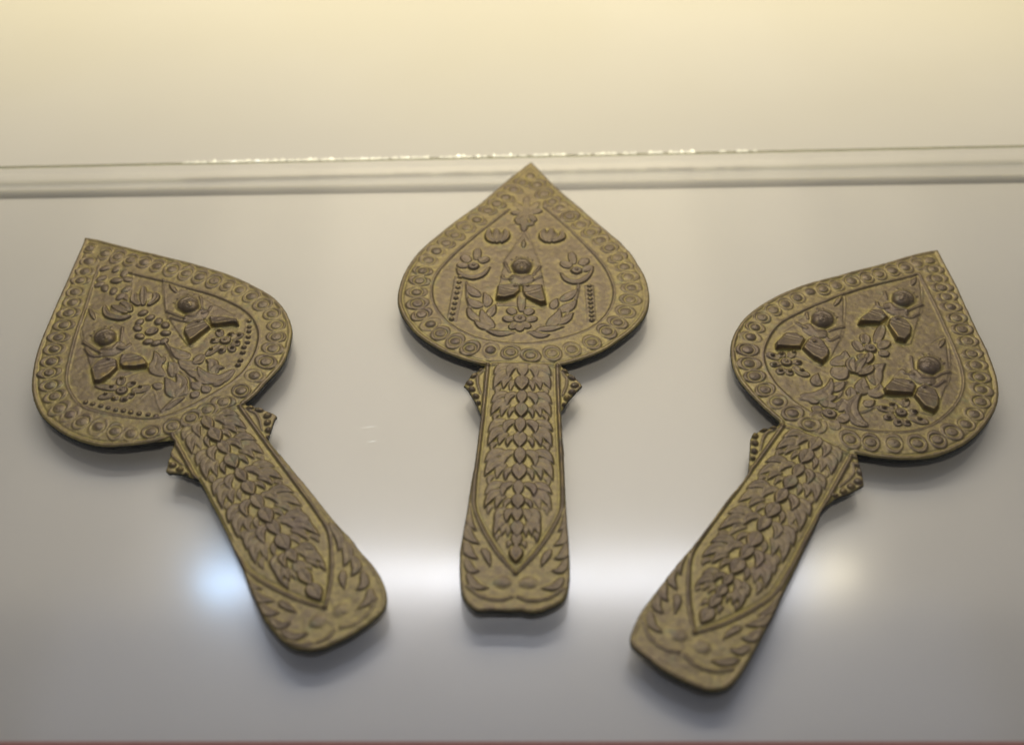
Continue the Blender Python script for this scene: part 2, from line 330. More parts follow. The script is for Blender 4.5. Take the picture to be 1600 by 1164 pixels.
DATA = [
 dict(
  pose=(-114.1393,318.5843,0.5688),
  outline=[(-1.95,125.82),(-3.78,122.46),(-7.1,117.86),(-12.08,110.79),(-17.7,102.92),(-22.99,95.82),(-27.63,89.23),(-30.62,85.09),(-34.42,79.6),(-38.16,74.2),(-41.91,68.08),(-45.05,61.97),(-47.56,56.21),(-49.21,51.83),(-50.41,46.64),(-50.92,42.26),(-50.97,36.48),(-50.1,31.34),(-48.2,25.02),(-45.71,19.51),(-42.19,13.93),(-38.3,9.51),(-34.02,6.22),(-27.83,3.09),(-21.46,0.4),(-14.81,-1.64),(-13.55,-3.76),(-16.16,-6.5),(-19.64,-11.87),(-22.37,-15.46),(-18.0,-18.25),(-15.5,-21.97),(-14.48,-23.94),(-13.41,-24.88),(-13.25,-29.69),(-13.9,-37.18),(-13.77,-39.32),(-14.18,-46.07),(-14.58,-52.71),(-15.3,-59.97),(-15.63,-65.44),(-16.38,-71.03),(-17.46,-76.49),(-18.03,-83.95),(-18.64,-89.74),(-18.35,-94.27),(-17.81,-98.92),(-16.6,-103.51),(-14.78,-106.78),(-11.99,-109.41),(-7.79,-111.25),(-2.76,-111.52),(2.31,-111.78),(7.93,-111.08),(13.81,-110.04),(17.27,-108.29),(19.71,-104.49),(20.92,-100.29),(21.51,-95.16),(21.3,-89.42),(20.34,-83.61),(20.46,-78.02),(19.5,-73.02),(18.79,-67.14),(18.18,-57.21),(17.57,-47.01),(16.91,-41.34),(16.93,-40.59),(16.19,-30.99),(15.42,-21.17),(15.7,-20.86),(18.61,-17.12),(22.39,-12.43),(23.51,-12.57),(22.33,-9.21),(19.91,-5.93),(17.88,-3.47),(15.6,-0.26),(18.1,0.48),(22.03,2.11),(26.12,4.88),(31.41,7.56),(36.47,10.47),(40.57,14.73),(44.73,20.33),(47.2,24.16),(48.41,26.65),(50.03,32.21),(50.85,38.38),(50.53,45.39),(48.87,51.97),(46.27,58.51),(42.88,66.33),(38.52,74.11),(33.07,81.56),(29.04,87.41),(23.27,94.39),(19.06,100.03),(18.14,100.98),(12.41,108.37),(6.62,115.81),(2.31,121.58)],
  segs=[0,26,33,48,54,70,77,102],
  inner=[(-3.48,104.0),(-8.8,96.08),(-16.36,83.39),(-24.32,71.61),(-30.6,60.71),(-37.02,48.48),(-37.91,40.8),(-37.15,31.61),(-31.79,24.51),(-24.83,17.63),(-17.6,11.56),(-9.08,8.78),(1.07,9.65),(11.61,11.04),(21.49,14.3),(29.64,20.88),(35.63,29.17),(38.05,37.29),(37.59,46.04),(34.27,54.61),(29.25,63.64),(22.82,71.72),(16.62,80.58),(6.97,92.3),(5.2,94.65)],
  boss=[(-2.5,117.33),(1.8,110.66),(5.6,105.89),(9.35,100.86),(13.78,96.49),(17.38,91.43),(21.67,85.94),(25.74,80.46),(29.69,75.22),(33.67,69.68),(37.3,64.09),(40.22,58.83),(42.65,52.6),(44.44,45.67),(45.25,38.73),(43.92,31.72),(41.07,25.69),(37.12,20.5),(31.75,15.17),(25.0,10.77),(17.24,6.18),(9.15,4.49),(2.4,4.12),(-4.35,3.57),(-11.66,3.43),(-19.34,5.13),(-26.03,8.22),(-30.5,12.62),(-34.92,18.06),(-39.14,23.76),(-41.76,29.67),(-44.14,34.85),(-43.49,41.87),(-42.95,48.19),(-41.08,54.94),(-38.44,60.43),(-35.23,66.34),(-31.69,71.93),(-27.53,77.54),(-23.57,83.43),(-20.07,88.63),(-17.0,94.23),(-12.93,99.91),(-9.38,104.27),(-5.72,109.57)],
  prims=[
   
   ('poly','figure0',[(-15.58,83.13),(-22.35,72.49),(-24.56,63.72),(-26.8,50.08),(-28.99,39.17),(-18.3,37.77),(-7.65,37.38),(-8.65,49.26),(-8.06,63.35),(-11.33,72.36)],0.28,0.5,None,None,None),
   ('stroke','figure0',[(-8.06,63.35),(-11.33,72.36),(-15.58,83.13),(-22.35,72.49),(-24.56,63.72)],0.3,0.18),
   ('leaf','figure0/crown0',[(-16.04,73.88),(-15.73,82.71)],1.15,1.3,'l',0,0.8),('leaf','figure0/crown0',[(-19.53,64.96499999999999),(-21.126,67.244)],0.75,0.9,'l',0,0.9),
   ('leaf','figure0/crown0',[(-17.930000000000003,65.94),(-18.766000000000002,68.90799999999999)],0.75,0.9,'l',0,0.9),
   ('leaf','figure0/crown0',[(-14.410000000000002,65.94),(-13.574000000000002,68.90799999999999)],0.75,0.9,'l',0,0.9),
   ('leaf','figure0/crown0',[(-12.810000000000002,64.96499999999999),(-11.214000000000002,67.244)],0.75,0.9,'l',0,0.9),
   ('dome','figure0/crown0',-16.17,62.839999999999996,5.199999999999999,5.5,0,0.8,0.3,'m'),
   ('dome','figure0/head0',-16.17,62.089999999999996,4.369999999999999,4.896,0,2.5,0.45,'m'),
   ('dome','figure0/head0',-16.17,60.239999999999995,3.7719999999999994,3.9359999999999995,0,3.2,0.48,'m'),
   ('stroke','figure0/head0',[(-20.126,62.21999999999999),(-18.470000000000002,63.94799999999999),(-16.17,64.428),(-13.870000000000001,63.94799999999999),(-12.214000000000002,62.21999999999999)],0.32,0.42),
   ('stroke','figure0/head0',[(-16.17,62.63999999999999),(-16.17,60.839999999999996)],0.34,0.3),('dome','figure0/head0',-16.17,60.78999999999999,0.75,0.5,0,0.3,0.8,'a'),
   ('stroke','figure0/head0',[(-16.770000000000003,62.69),(-17.87,63.03999999999999),(-18.970000000000002,62.589999999999996)],0.3,0.36),
   ('dome','figure0/head0',-17.770000000000003,61.989999999999995,0.9,0.45,0,0.34,0.7,'a'),
   ('stroke','figure0/head0',[(-16.970000000000002,61.63999999999999),(-18.57,61.739999999999995)],0.2,-0.3),
   ('stroke','figure0/head0',[(-15.570000000000002,62.69),(-14.470000000000002,63.03999999999999),(-13.370000000000001,62.589999999999996)],0.3,0.36),
   ('dome','figure0/head0',-14.570000000000002,61.989999999999995,0.9,0.45,0,0.34,0.7,'a'),
   ('stroke','figure0/head0',[(-15.370000000000001,61.63999999999999),(-13.770000000000001,61.739999999999995)],0.2,-0.3),
   ('dome','figure0/head0',-16.17,59.589999999999996,1.2,0.36,0,0.4,0.7,'a'),
   ('stroke','figure0/head0',[(-17.37,59.239999999999995),(-14.970000000000002,59.239999999999995)],0.2,-0.36),
   ('dome','figure0/head0',-16.17,58.839999999999996,0.95,0.38,0,0.4,0.7,'a'),('dome','figure0/torso0',-16.17,54.13999999999999,5.4,3.9,0,1.1,0.3,'m'),
   ('poly','figure0/torso0',[(-16.59,47.74),(-19.25,50.84),(-23.39,50.69),(-26.98,48.35),(-28.48,40.2),(-26.57,38.75),(-22.03,40.15),(-18.06,42.65)],1.35,0.7,(-21.05,51.52),(-23.27,39.13),2.8),
   ('poly','figure0/torso0',[(-15.65,47.14),(-14.09,48.95),(-10.33,47.96),(-7.74,43.95),(-7.35,39.04),(-8.15,37.47),(-12.66,38.83),(-16.51,41.75),(-16.82,44.17)],1.35,0.7,(-10.57,48.12),(-12.64,39.64),2.8),
   ('stroke','figure0/torso0',[(-16.76,48.08),(-17.9,42.55)],0.38,-0.4),('stroke','figure0/torso0',[(-17.34,46.31),(-22.79,47.16),(-26.31,47.97)],0.28,-0.22),
   ('stroke','figure0/torso0',[(-17.73,44.19),(-23.16,45.05),(-26.68,45.86)],0.28,-0.22),('stroke','figure0/torso0',[(-8.25,44.21),(-11.97,45.16),(-14.34,46.05)],0.28,-0.22),
   ('stroke','figure0/torso0',[(-8.6,42.77),(-12.32,43.72),(-14.69,44.6)],0.28,-0.22),('dome','figure0/torso0',-19.33,48.65,1.35,1.1,0,0.18,0.4,'a'),
   ('dome','figure0/torso0',-19.33,48.65,0.62,0.62,0,0.75,0.6,'a'),('dome','figure0/torso0',-14.16,48.2,1.35,1.1,0,0.18,0.4,'a'),
   ('dome','figure0/torso0',-14.16,48.2,0.62,0.62,0,0.75,0.6,'a'),
   ('stroke','figure0/torso0',[(-19.770000000000003,56.339999999999996),(-17.470000000000002,54.44),(-16.17,53.739999999999995),(-14.870000000000001,54.44),(-12.570000000000002,56.339999999999996)],0.35,0.35),
   ('stroke','figure0/sash0',[(-24.31,64.03),(-20.71,54.84)],0.55,0.55),('stroke','figure0/sash1',[(-24.93,60.61),(-24.28,55.47),(-21.41,52.93)],0.55,0.55),
   ('stroke','figure0/sash2',[(-9.3,53.0),(-12.39,51.88),(-13.99,53.14)],0.55,0.55),('stroke','figure0/sash3',[(-8.15,63.9),(-12.11,55.76)],0.55,0.55),
   ('leaf','flower0/petal0',[(-22.41,32.95),(-28.65,39.32)],1.66,0.65,'p',0.25,0.7),('leaf','flower0/petal1',[(-23.81,30.73),(-29.99,32.47)],1.79,0.65,'p',0.25,0.7),
   ('leaf','flower0/petal2',[(-17.83,29.13),(-14.62,27.75),(-10.86,27.36)],2.05,0.65,'p',0.25,0.7),('leaf','flower0/petal3',[(-20.51,34.2),(-18.16,38.13)],1.92,0.65,'p',0.25,0.7),
   ('leaf','flower0/petal4',[(-23.09,29.6),(-25.5,28.49)],1.66,0.65,'p',0.25,0.7),('leaf','flower0/petal5',[(-21.38,28.07),(-22.04,25.19)],1.79,0.65,'p',0.25,0.7),
   ('leaf','flower0/petal6',[(-19.73,27.9),(-18.23,25.83)],1.66,0.65,'p',0.25,0.7),('leaf','flower0/petal7',[(-18.69,32.14),(-15.31,32.68)],1.54,0.65,'p',0.25,0.7),
   ('leaf','flower0/petal8',[(-22.21,33.49),(-23.72,35.58)],1.54,0.65,'p',0.25,0.7),('dome','flower0',-20.95,31.12,2.35,2.2325,0,1.1,0.3,'m'),
   ('ring','flower0',-20.95,31.12,1.692,1.6074,0,0.35,0.3),('dome','flower0',-20.95,31.12,0.705,0.705,0,0.55,0.6,'a'),
   ('dome','flower0/stud0',-18.55,37.11,0.85,0.85,0,1.75,0.6,'m'),('dome','flower0/stud1',-15.75,32.51,0.85,0.85,0,1.75,0.6,'m'),
   ('dome','flower0/stud2',-23.45,35.09,0.85,0.85,0,1.75,0.6,'m'),('dome','flower0/stud3',-14.2,29.18,0.85,0.85,0,1.75,0.6,'m'),
   ('dome','flower0/stud4',-26.69,32.79,0.85,0.85,0,1.75,0.6,'m'),('dome','flower0/stud5',-25.02,28.85,0.85,0.85,0,1.75,0.6,'m'),
   ('dome','flower0/stud6',-21.67,26.18,0.85,0.85,0,1.75,0.6,'m'),('dome','flower0/stud7',-18.1,27.08,0.85,0.85,0,1.75,0.6,'m'),
   ('stroke','bead_row0',[(-36.35,31.49),(-28.23,21.83),(-19.16,12.99),(-13.74,10.39)],0.35,0.35),
   ('dome','bead_row0/bead0',-34.61,32.71,0.9520000000000001,0.9520000000000001,0,0.9900000000000001,0.5,'m'),
   ('dome','bead_row0/bead1',-32.57,30.53,0.9520000000000001,0.9520000000000001,0,0.9900000000000001,0.5,'m'),
   ('dome','bead_row0/bead2',-30.31,27.92,0.9520000000000001,0.9520000000000001,0,0.9900000000000001,0.5,'m'),
   ('dome','bead_row0/bead3',-28.37,25.51,0.9520000000000001,0.9520000000000001,0,0.9900000000000001,0.5,'m'),
   ('dome','bead_row0/bead4',-26.37,22.78,0.9520000000000001,0.9520000000000001,0,0.9900000000000001,0.5,'m'),
   ('dome','bead_row0/bead5',-24.06,20.9,0.9520000000000001,0.9520000000000001,0,0.9900000000000001,0.5,'m'),
   ('dome','bead_row0/bead6',-22.06,18.69,0.9520000000000001,0.9520000000000001,0,0.9900000000000001,0.5,'m'),
   ('dome','bead_row0/bead7',-19.73,16.4,0.9520000000000001,0.9520000000000001,0,0.9900000000000001,0.5,'m'),
   ('dome','bead_row0/bead8',-17.02,14.09,0.9520000000000001,0.9520000000000001,0,0.9900000000000001,0.5,'m'),
   ('dome','bead_row0/bead9',-14.83,11.94,0.9520000000000001,0.9520000000000001,0,0.9900000000000001,0.5,'m'),
   ('poly','figure1',[(16.16,81.55),(10.93,67.76),(8.93,58.97),(9.28,39.75),(11.42,38.38),(20.91,43.42),(31.02,38.91),(32.98,46.09),(27.49,58.7),(25.25,65.28),(19.57,75.16)],0.28,0.5,None,None,None),
   ('stroke','figure1',[(25.25,65.28),(19.57,75.16),(16.16,81.55),(10.93,67.76),(8.93,58.97)],0.3,0.18),('leaf','figure1/crown0',[(17.88,71.03),(17.2,79.04)],1.15,1.3,'l',0,0.8),
   ('leaf','figure1/crown0',[(15.629999999999999,64.875),(14.033999999999999,67.154)],0.75,0.9,'l',0,0.9),
   ('leaf','figure1/crown0',[(17.229999999999997,65.85),(16.394,68.818)],0.75,0.9,'l',0,0.9),('leaf','figure1/crown0',[(20.75,65.85),(21.586,68.818)],0.75,0.9,'l',0,0.9),
   ('leaf','figure1/crown0',[(22.349999999999998,64.875),(23.945999999999998,67.154)],0.75,0.9,'l',0,0.9),('dome','figure1/crown0',18.99,62.75,5.199999999999999,5.5,0,0.8,0.3,'m'),
   ('dome','figure1/head0',18.99,62.0,4.369999999999999,4.896,0,2.5,0.45,'m'),('dome','figure1/head0',18.99,60.15,3.7719999999999994,3.9359999999999995,0,3.2,0.48,'m'),
   ('stroke','figure1/head0',[(15.033999999999999,62.129999999999995),(16.689999999999998,63.858),(18.99,64.338),(21.29,63.858),(22.945999999999998,62.129999999999995)],0.32,0.42),
   ('stroke','figure1/head0',[(18.99,62.55),(18.99,60.75)],0.34,0.3),('dome','figure1/head0',18.99,60.699999999999996,0.75,0.5,0,0.3,0.8,'a'),
   ('stroke','figure1/head0',[(18.389999999999997,62.6),(17.29,62.949999999999996),(16.189999999999998,62.5)],0.3,0.36),
   ('dome','figure1/head0',17.389999999999997,61.9,0.9,0.45,0,0.34,0.7,'a'),('stroke','figure1/head0',[(18.189999999999998,61.55),(16.59,61.65)],0.2,-0.3),
   ('stroke','figure1/head0',[(19.59,62.6),(20.689999999999998,62.949999999999996),(21.79,62.5)],0.3,0.36),('dome','figure1/head0',20.59,61.9,0.9,0.45,0,0.34,0.7,'a'),
   ('stroke','figure1/head0',[(19.79,61.55),(21.389999999999997,61.65)],0.2,-0.3),('dome','figure1/head0',18.99,59.5,1.2,0.36,0,0.4,0.7,'a'),
   ('stroke','figure1/head0',[(17.79,59.15),(20.189999999999998,59.15)],0.2,-0.36),('dome','figure1/head0',18.99,58.75,0.95,0.38,0,0.4,0.7,'a'),
   ('dome','figure1/torso0',18.99,54.05,5.4,3.9,0,1.1,0.3,'m'),
   ('poly','figure1/torso0',[(20.56,50.54),(17.06,51.79),(12.84,50.53),(11.2,47.67),(10.5,40.16),(13.09,40.9),(21.2,44.46)],1.35,0.7,(17.22,52.18),(15.42,42.07),2.8),
   ('poly','figure1/torso0',[(23.09,49.92),(25.13,49.61),(28.71,47.07),(32.0,42.49),(31.16,39.57),(28.78,41.58),(23.26,43.87),(21.82,45.54)],1.35,0.7,(27.82,47.89),(26.75,42.63),2.8),
   ('stroke','figure1/torso0',[(21.25,50.35),(21.57,44.96)],0.38,-0.4),('stroke','figure1/torso0',[(20.38,48.35),(15.76,48.51),(12.81,48.87)],0.28,-0.22),
   ('stroke','figure1/torso0',[(20.06,46.63),(15.46,46.79),(12.51,47.15)],0.28,-0.22),('stroke','figure1/torso0',[(29.43,45.87),(26.98,45.92),(25.46,46.22)],0.28,-0.22),
   ('stroke','figure1/torso0',[(29.25,44.97),(26.8,45.03),(25.29,45.32)],0.28,-0.22),('dome','figure1/torso0',18.23,49.3,1.35,1.1,0,0.18,0.4,'a'),
   ('dome','figure1/torso0',18.23,49.3,0.62,0.62,0,0.75,0.6,'a'),('dome','figure1/torso0',23.74,50.0,1.35,1.1,0,0.18,0.4,'a'),
   ('dome','figure1/torso0',23.74,50.0,0.62,0.62,0,0.75,0.6,'a'),
   ('stroke','figure1/torso0',[(15.389999999999999,56.25),(17.689999999999998,54.35),(18.99,53.65),(20.29,54.35),(22.59,56.25)],0.35,0.35),
   ('stroke','figure1/sash0',[(25.19,64.02),(22.32,55.42)],0.55,0.55),('stroke','figure1/sash1',[(26.29,55.91),(24.7,54.4),(21.89,53.68)],0.55,0.55),
   ('stroke','figure1/sash2',[(10.3,63.1),(14.71,55.03)],0.55,0.55),('stroke','figure1/sash3',[(10.31,58.58),(13.65,53.97)],0.55,0.55),
   ('leaf','flower1/petal0',[(22.79,37.83),(23.49,42.26)],1.79,0.65,'p',0.25,0.7),('leaf','flower1/petal1',[(21.73,36.1),(18.21,37.87)],1.66,0.65,'p',0.25,0.7),
   ('leaf','flower1/petal2',[(25.68,35.99),(27.41,37.8)],1.54,0.65,'p',0.25,0.7),('leaf','flower1/petal3',[(25.5,34.18),(31.1,34.95)],1.92,0.65,'p',0.25,0.7),
   ('leaf','flower1/petal4',[(20.75,33.85),(13.26,31.29)],1.79,0.65,'p',0.25,0.7),('leaf','flower1/petal5',[(21.54,32.87),(19.04,29.24)],1.79,0.65,'p',0.25,0.7),
   ('leaf','flower1/petal6',[(23.53,31.83),(23.64,27.25)],1.79,0.65,'p',0.25,0.7),('leaf','flower1/petal7',[(24.83,32.68),(27.2,29.72)],1.66,0.65,'p',0.25,0.7),
   ('dome','flower1',23.33,34.84,2.35,2.2325,0,1.1,0.3,'m'),('ring','flower1',23.33,34.84,1.692,1.6074,0,0.35,0.3),('dome','flower1',23.33,34.84,0.705,0.705,0,0.55,0.6,'a'),
   ('dome','flower1/stud0',23.43,41.41,0.9,0.9,0,1.75,0.6,'m'),('dome','flower1/stud1',19.28,37.67,0.9,0.9,0,1.75,0.6,'m'),
   ('dome','flower1/stud2',26.46,37.04,0.9,0.9,0,1.75,0.6,'m'),('dome','flower1/stud3',29.27,34.67,0.9,0.9,0,1.75,0.6,'m'),
   ('dome','flower1/stud4',16.54,33.44,0.9,0.9,0,1.75,0.6,'m'),('dome','flower1/stud5',19.8,30.65,0.9,0.9,0,1.75,0.6,'m'),
   ('dome','flower1/stud6',23.97,29.5,0.9,0.9,0,1.75,0.6,'m'),('dome','flower1/stud7',27.07,31.49,0.9,0.9,0,1.75,0.6,'m'),
   ('stroke','bead_row1',[(35.53,41.97),(28.3,28.07)],0.25,0.15),('dome','bead_row1/bead0',35.98,40.19,0.9520000000000001,0.9520000000000001,0,0.9900000000000001,0.5,'m'),
   ('dome','bead_row1/bead1',34.59,37.13,0.9520000000000001,0.9520000000000001,0,0.9900000000000001,0.5,'m'),
   ('dome','bead_row1/bead2',33.34,34.74,0.9520000000000001,0.9520000000000001,0,0.9900000000000001,0.5,'m'),
   ('dome','bead_row1/bead3',31.82,32.07,0.9520000000000001,0.9520000000000001,0,0.9900000000000001,0.5,'m'),
   ('dome','bead_row1/bead4',30.25,29.31,0.9520000000000001,0.9520000000000001,0,0.9900000000000001,0.5,'m'),
   ('dome','bead_row1/bead5',27.88,27.48,0.9520000000000001,0.9520000000000001,0,0.9900000000000001,0.5,'m'),('dome','bead_row1/bead6',26.4,25.06,1.064,1.064,0,1.1,0.5,'m'),
   ('dome','bead_row1/bead7',23.77,21.58,1.064,1.064,0,1.1,0.5,'m'),('dome','bead_row1/bead8',21.93,19.73,1.064,1.064,0,1.1,0.5,'m'),
   ('dome','bud0',5.57,76.2,4.0,3.4,0,1.0,0.35,'m'),('leaf','bud0/petal0',[(2.13,72.51),(1.34,76.85),(3.55,80.59)],1.73,1.55,'p',0.2,0.8),
   ('leaf','bud0/petal1',[(5.01,70.41),(9.34,72.76),(10.15,76.37)],1.73,1.55,'p',0.2,0.8),('leaf','bud0/petal2',[(3.41,71.44),(7.88,82.51)],1.73,1.55,'p',0.2,0.8),
   ('dome','bud1',-6.01,74.42,4.0,3.4,0,1.0,0.35,'m'),('leaf','bud1/petal0',[(-3.07,68.53),(-7.02,69.31),(-10.75,73.93),(-9.87,80.44)],1.73,1.55,'p',0.2,0.8),
   ('leaf','bud1/petal1',[(-2.3,70.54),(-1.89,74.83),(-3.83,78.61)],1.73,1.55,'p',0.2,0.8),('leaf','bud1/petal2',[(-3.44,70.76),(-5.28,73.95),(-7.41,78.86)],1.73,1.55,'p',0.2,0.8),
   ('dome','ornament0',0.75,55.71,2.7,2.2,0,0.9,0.3,'m'),('ring','ornament0',0.75,55.71,2.3,1.8,0,0.4,0.4),('dome','ornament0/lobe0',1.71,67.47,2.1,1.65,0,1.1,0.35,'m'),
   ('dome','ornament0/lobe1',3.14,63.31,2.1,1.65,20,1.1,0.35,'m'),('dome','ornament0/lobe2',-1.33,63.18,2.1,1.65,40,1.1,0.35,'m'),
   ('dome','ornament0/lobe3',5.16,59.53,2.1,1.65,60,1.1,0.35,'m'),('dome','ornament0/lobe4',6.68,56.09,2.1,1.65,80,1.1,0.35,'m'),
   ('dome','ornament0/lobe5',-3.35,60.29,2.1,1.65,100,1.1,0.35,'m'),('dome','ornament0/lobe6',-4.29,55.53,2.1,1.65,120,1.1,0.35,'m'),
   ('dome','ornament0/lobe7',5.07,51.72,2.1,1.65,140,1.1,0.35,'m'),('dome','ornament0/lobe8',-2.66,50.86,2.1,1.65,160,1.1,0.35,'m'),
   ('dome','ornament0/lobe9',-0.32,48.41,2.1,1.65,180,1.1,0.35,'m'),('dome','ornament0/lobe10',2.69,47.68,2.1,1.65,200,1.1,0.35,'m'),
   ('dome','apex_foliage0',-0.37,92.0,2.6,1.9,-30,1.2,0.35,'m'),('dome','apex_foliage0/lobe0',-1.69,101.93,2.5,1.6,0,0.9,0.35,'m'),
   ('dome','apex_foliage0/lobe1',2.21,98.89,2.5,1.6,40,0.9,0.35,'m'),('dome','apex_foliage0/lobe2',-5.95,90.31,2.5,1.6,80,0.9,0.35,'m'),
   ('dome','apex_foliage0/lobe3',3.73,90.44,2.5,1.6,120,0.9,0.35,'m'),('dome','apex_foliage0/lobe4',1.23,84.67,2.5,1.6,20,0.9,0.35,'m'),
   ('dome','apex_foliage0/lobe5',-3.58,86.7,2.5,1.6,60,0.9,0.35,'m'),('dome','apex_foliage0/lobe6',-5.18,96.66,2.5,1.6,10,0.9,0.35,'m'),
   ('dome','apex_foliage0/lobe7',-2.34,81.77,2.5,1.6,30,0.9,0.35,'m'),('dome','apex_foliage0/lobe8',4.02,94.51,2.5,1.6,50,0.9,0.35,'m'),
   ('dome','apex_foliage0/lobe9',-7.18,93.71,2.5,1.6,0,0.9,0.35,'m'),('leaf','apex_foliage0/leaf0',[(-1.06,83.53),(-0.71,77.13)],1.54,1.0,'l',0,0.45),
   ('stroke','blade0',[(7.06,92.57),(0.28,76.5)],0.28,0.25),('stroke','blade0',[(16.32,82.39),(10.2,64.06)],0.28,0.25),
   ('stroke','spray0',[(2.8,45.86),(2.28,37.19),(2.01,28.54),(3.4,22.64),(0.27,16.55),(-4.89,16.74),(-12.21,12.89)],0.6,0.45),
   ('leaf','spray0/leaf0',[(-5.12,16.89),(-4.32,21.71),(-4.41,29.44)],3.33,1.1,'l',0,0.45),
   ('leaf','spray0/leaf1',[(-4.26,29.81),(-5.85,35.41),(-3.38,39.4),(-2.36,45.34)],2.94,1.1,'l',0,0.45),
   ('leaf','spray0/leaf2',[(-1.99,27.44),(0.32,32.39),(-0.13,36.39)],2.56,1.1,'l',0,0.45),('leaf','spray0/leaf3',[(-3.94,18.35),(0.16,23.35),(-0.17,29.02)],2.56,1.1,'l',0,0.45),
   ('leaf','spray0/leaf4',[(-4.52,16.95),(-0.91,18.64),(0.88,21.53)],2.05,1.1,'l',0,0.45),('leaf','spray0/leaf5',[(-7.04,24.35),(-10.18,28.15)],2.18,1.1,'l',0,0.45),
   ('leaf','spray0/leaf6',[(-10.86,12.68),(-5.52,14.5),(-1.16,15.24)],1.41,1.1,'l',0,0.45),('leaf','spray0/leaf7',[(-0.5,39.9),(-2.64,35.67)],1.28,1.1,'l',0,0.45),
   ('stroke','spray1',[(2.8,45.86),(3.82,32.93),(6.11,21.35),(9.55,15.54),(15.12,14.69)],0.5,0.3),
   ('leaf','spray1/leaf0',[(8.35,33.77),(5.02,37.31),(3.29,44.11)],2.82,1.1,'l',0,0.45),('leaf','spray1/leaf1',[(8.55,27.13),(5.09,30.26),(3.05,35.06)],3.07,1.1,'l',0,0.45),
   ('leaf','spray1/leaf2',[(13.01,32.68),(9.32,30.35),(6.97,30.46)],2.56,1.1,'l',0,0.45),('leaf','spray1/leaf3',[(7.97,21.53),(5.62,24.4),(3.09,28.31)],2.18,1.1,'l',0,0.45),
   ('leaf','spray1/leaf4',[(20.06,18.38),(13.8,16.44),(9.84,18.97),(8.26,23.63),(8.58,28.26)],2.94,1.1,'l',0,0.45),
   ('leaf','spray1/leaf5',[(11.08,20.46),(14.04,25.94),(12.38,29.79)],2.43,1.1,'l',0,0.45),('leaf','spray1/leaf6',[(12.01,19.86),(14.12,22.65),(17.33,21.05)],2.18,1.1,'l',0,0.45),
   ('leaf','spray1/leaf7',[(10.7,16.15),(7.13,18.89),(4.55,23.26)],1.92,1.1,'l',0,0.45),('leaf','spray1/leaf8',[(9.24,14.83),(15.12,14.69)],1.66,1.1,'l',0,0.45),
   ('leaf','spray1/leaf9',[(4.55,15.59),(3.03,21.06)],2.43,1.1,'l',0,0.45),('leaf','spray1/leaf10',[(6.73,12.42),(5.76,17.06)],2.3,1.1,'l',0,0.45),
   ('leaf','spray1/leaf11',[(2.38,12.53),(0.73,16.25)],2.3,1.1,'l',0,0.45),('stroke','blade0',[(8.74,47.84),(10.07,37.87)],0.25,-0.2),
   ('stroke','blade0',[(-16.29,23.59),(-10.94,25.49),(-12.03,16.91),(-12.14,13.06)],0.3,0.2),
  ],
  polish=[(-16.64,57.93,0.9),(-14.94,42.04,1.6),(-12.05,40.42,1.6),(-9.34,39.84,1.4),(-19.86,42.88,1.0),(-24.03,40.98,1.4),(-18.58,37.03,0.8),(-21.49,41.63,1.0),(19.43,60.04,0.8),(21.26,46.39,0.7),(22.59,45.53,0.7),(23.48,41.53,0.7),(19.21,37.71,0.7),(23.41,35.03,0.7),(17.03,42.98,0.9)],
 ),
 dict(
  pose=(4.1217,347.4532,-0.0298),
  outline=[(0.71,129.86),(-2.59,125.55),(-8.92,117.13),(-14.89,108.19),(-21.12,98.75),(-27.11,91.51),(-33.01,84.4),(-38.34,76.78),(-43.18,69.63),(-46.78,63.25),(-49.28,56.77),(-50.97,50.67),(-51.83,44.67),(-52.14,39.37),(-51.86,34.15),(-50.41,29.04),(-48.45,24.58),(-45.96,20.47),(-42.88,15.87),(-38.72,11.64),(-34.69,8.52),(-31.1,5.95),(-26.42,3.44),(-21.79,1.47),(-16.45,-0.47),(-14.18,-0.93),(-15.78,-2.76),(-18.1,-4.9),(-20.03,-7.02),(-22.38,-11.43),(-21.24,-12.15),(-18.38,-17.59),(-16.32,-22.48),(-14.86,-26.58),(-14.85,-26.83),(-15.14,-32.13),(-15.57,-41.56),(-16.2,-53.62),(-16.14,-51.24),(-17.02,-61.05),(-17.64,-71.84),(-18.47,-81.06),(-19.27,-90.01),(-18.93,-90.32),(-18.98,-95.09),(-18.5,-100.54),(-17.91,-105.13),(-16.76,-108.51),(-14.54,-111.44),(-11.93,-113.23),(-8.49,-112.57),(-4.07,-112.62),(-1.23,-112.72),(1.59,-112.27),(4.12,-112.93),(6.64,-113.04),(9.78,-112.21),(12.29,-110.64),(14.49,-109.64),(16.7,-107.13),(17.66,-104.07),(18.14,-99.45),(18.15,-93.19),(18.06,-91.85),(17.84,-85.28),(17.01,-72.92),(16.32,-55.64),(15.95,-42.06),(15.95,-45.23),(15.4,-35.96),(15.2,-26.41),(14.83,-23.99),(18.45,-16.49),(22.88,-10.33),(23.06,-9.82),(20.69,-6.32),(18.29,-4.33),(16.24,-1.28),(14.37,0.19),(16.05,0.5),(19.79,1.92),(24.31,4.16),(28.85,6.68),(33.44,10.02),(37.33,13.9),(41.25,17.83),(44.86,22.35),(48.14,27.46),(50.36,33.76),(50.95,40.11),(50.82,44.19),(50.43,48.91),(49.26,54.26),(47.06,59.66),(45.25,65.38),(42.17,70.6),(39.04,75.89),(35.03,80.9),(30.15,87.27),(25.2,94.41),(20.15,101.0),(15.02,107.7),(9.8,115.22),(4.45,124.32)],
  segs=[0,26,34,50,58,71,78,104],
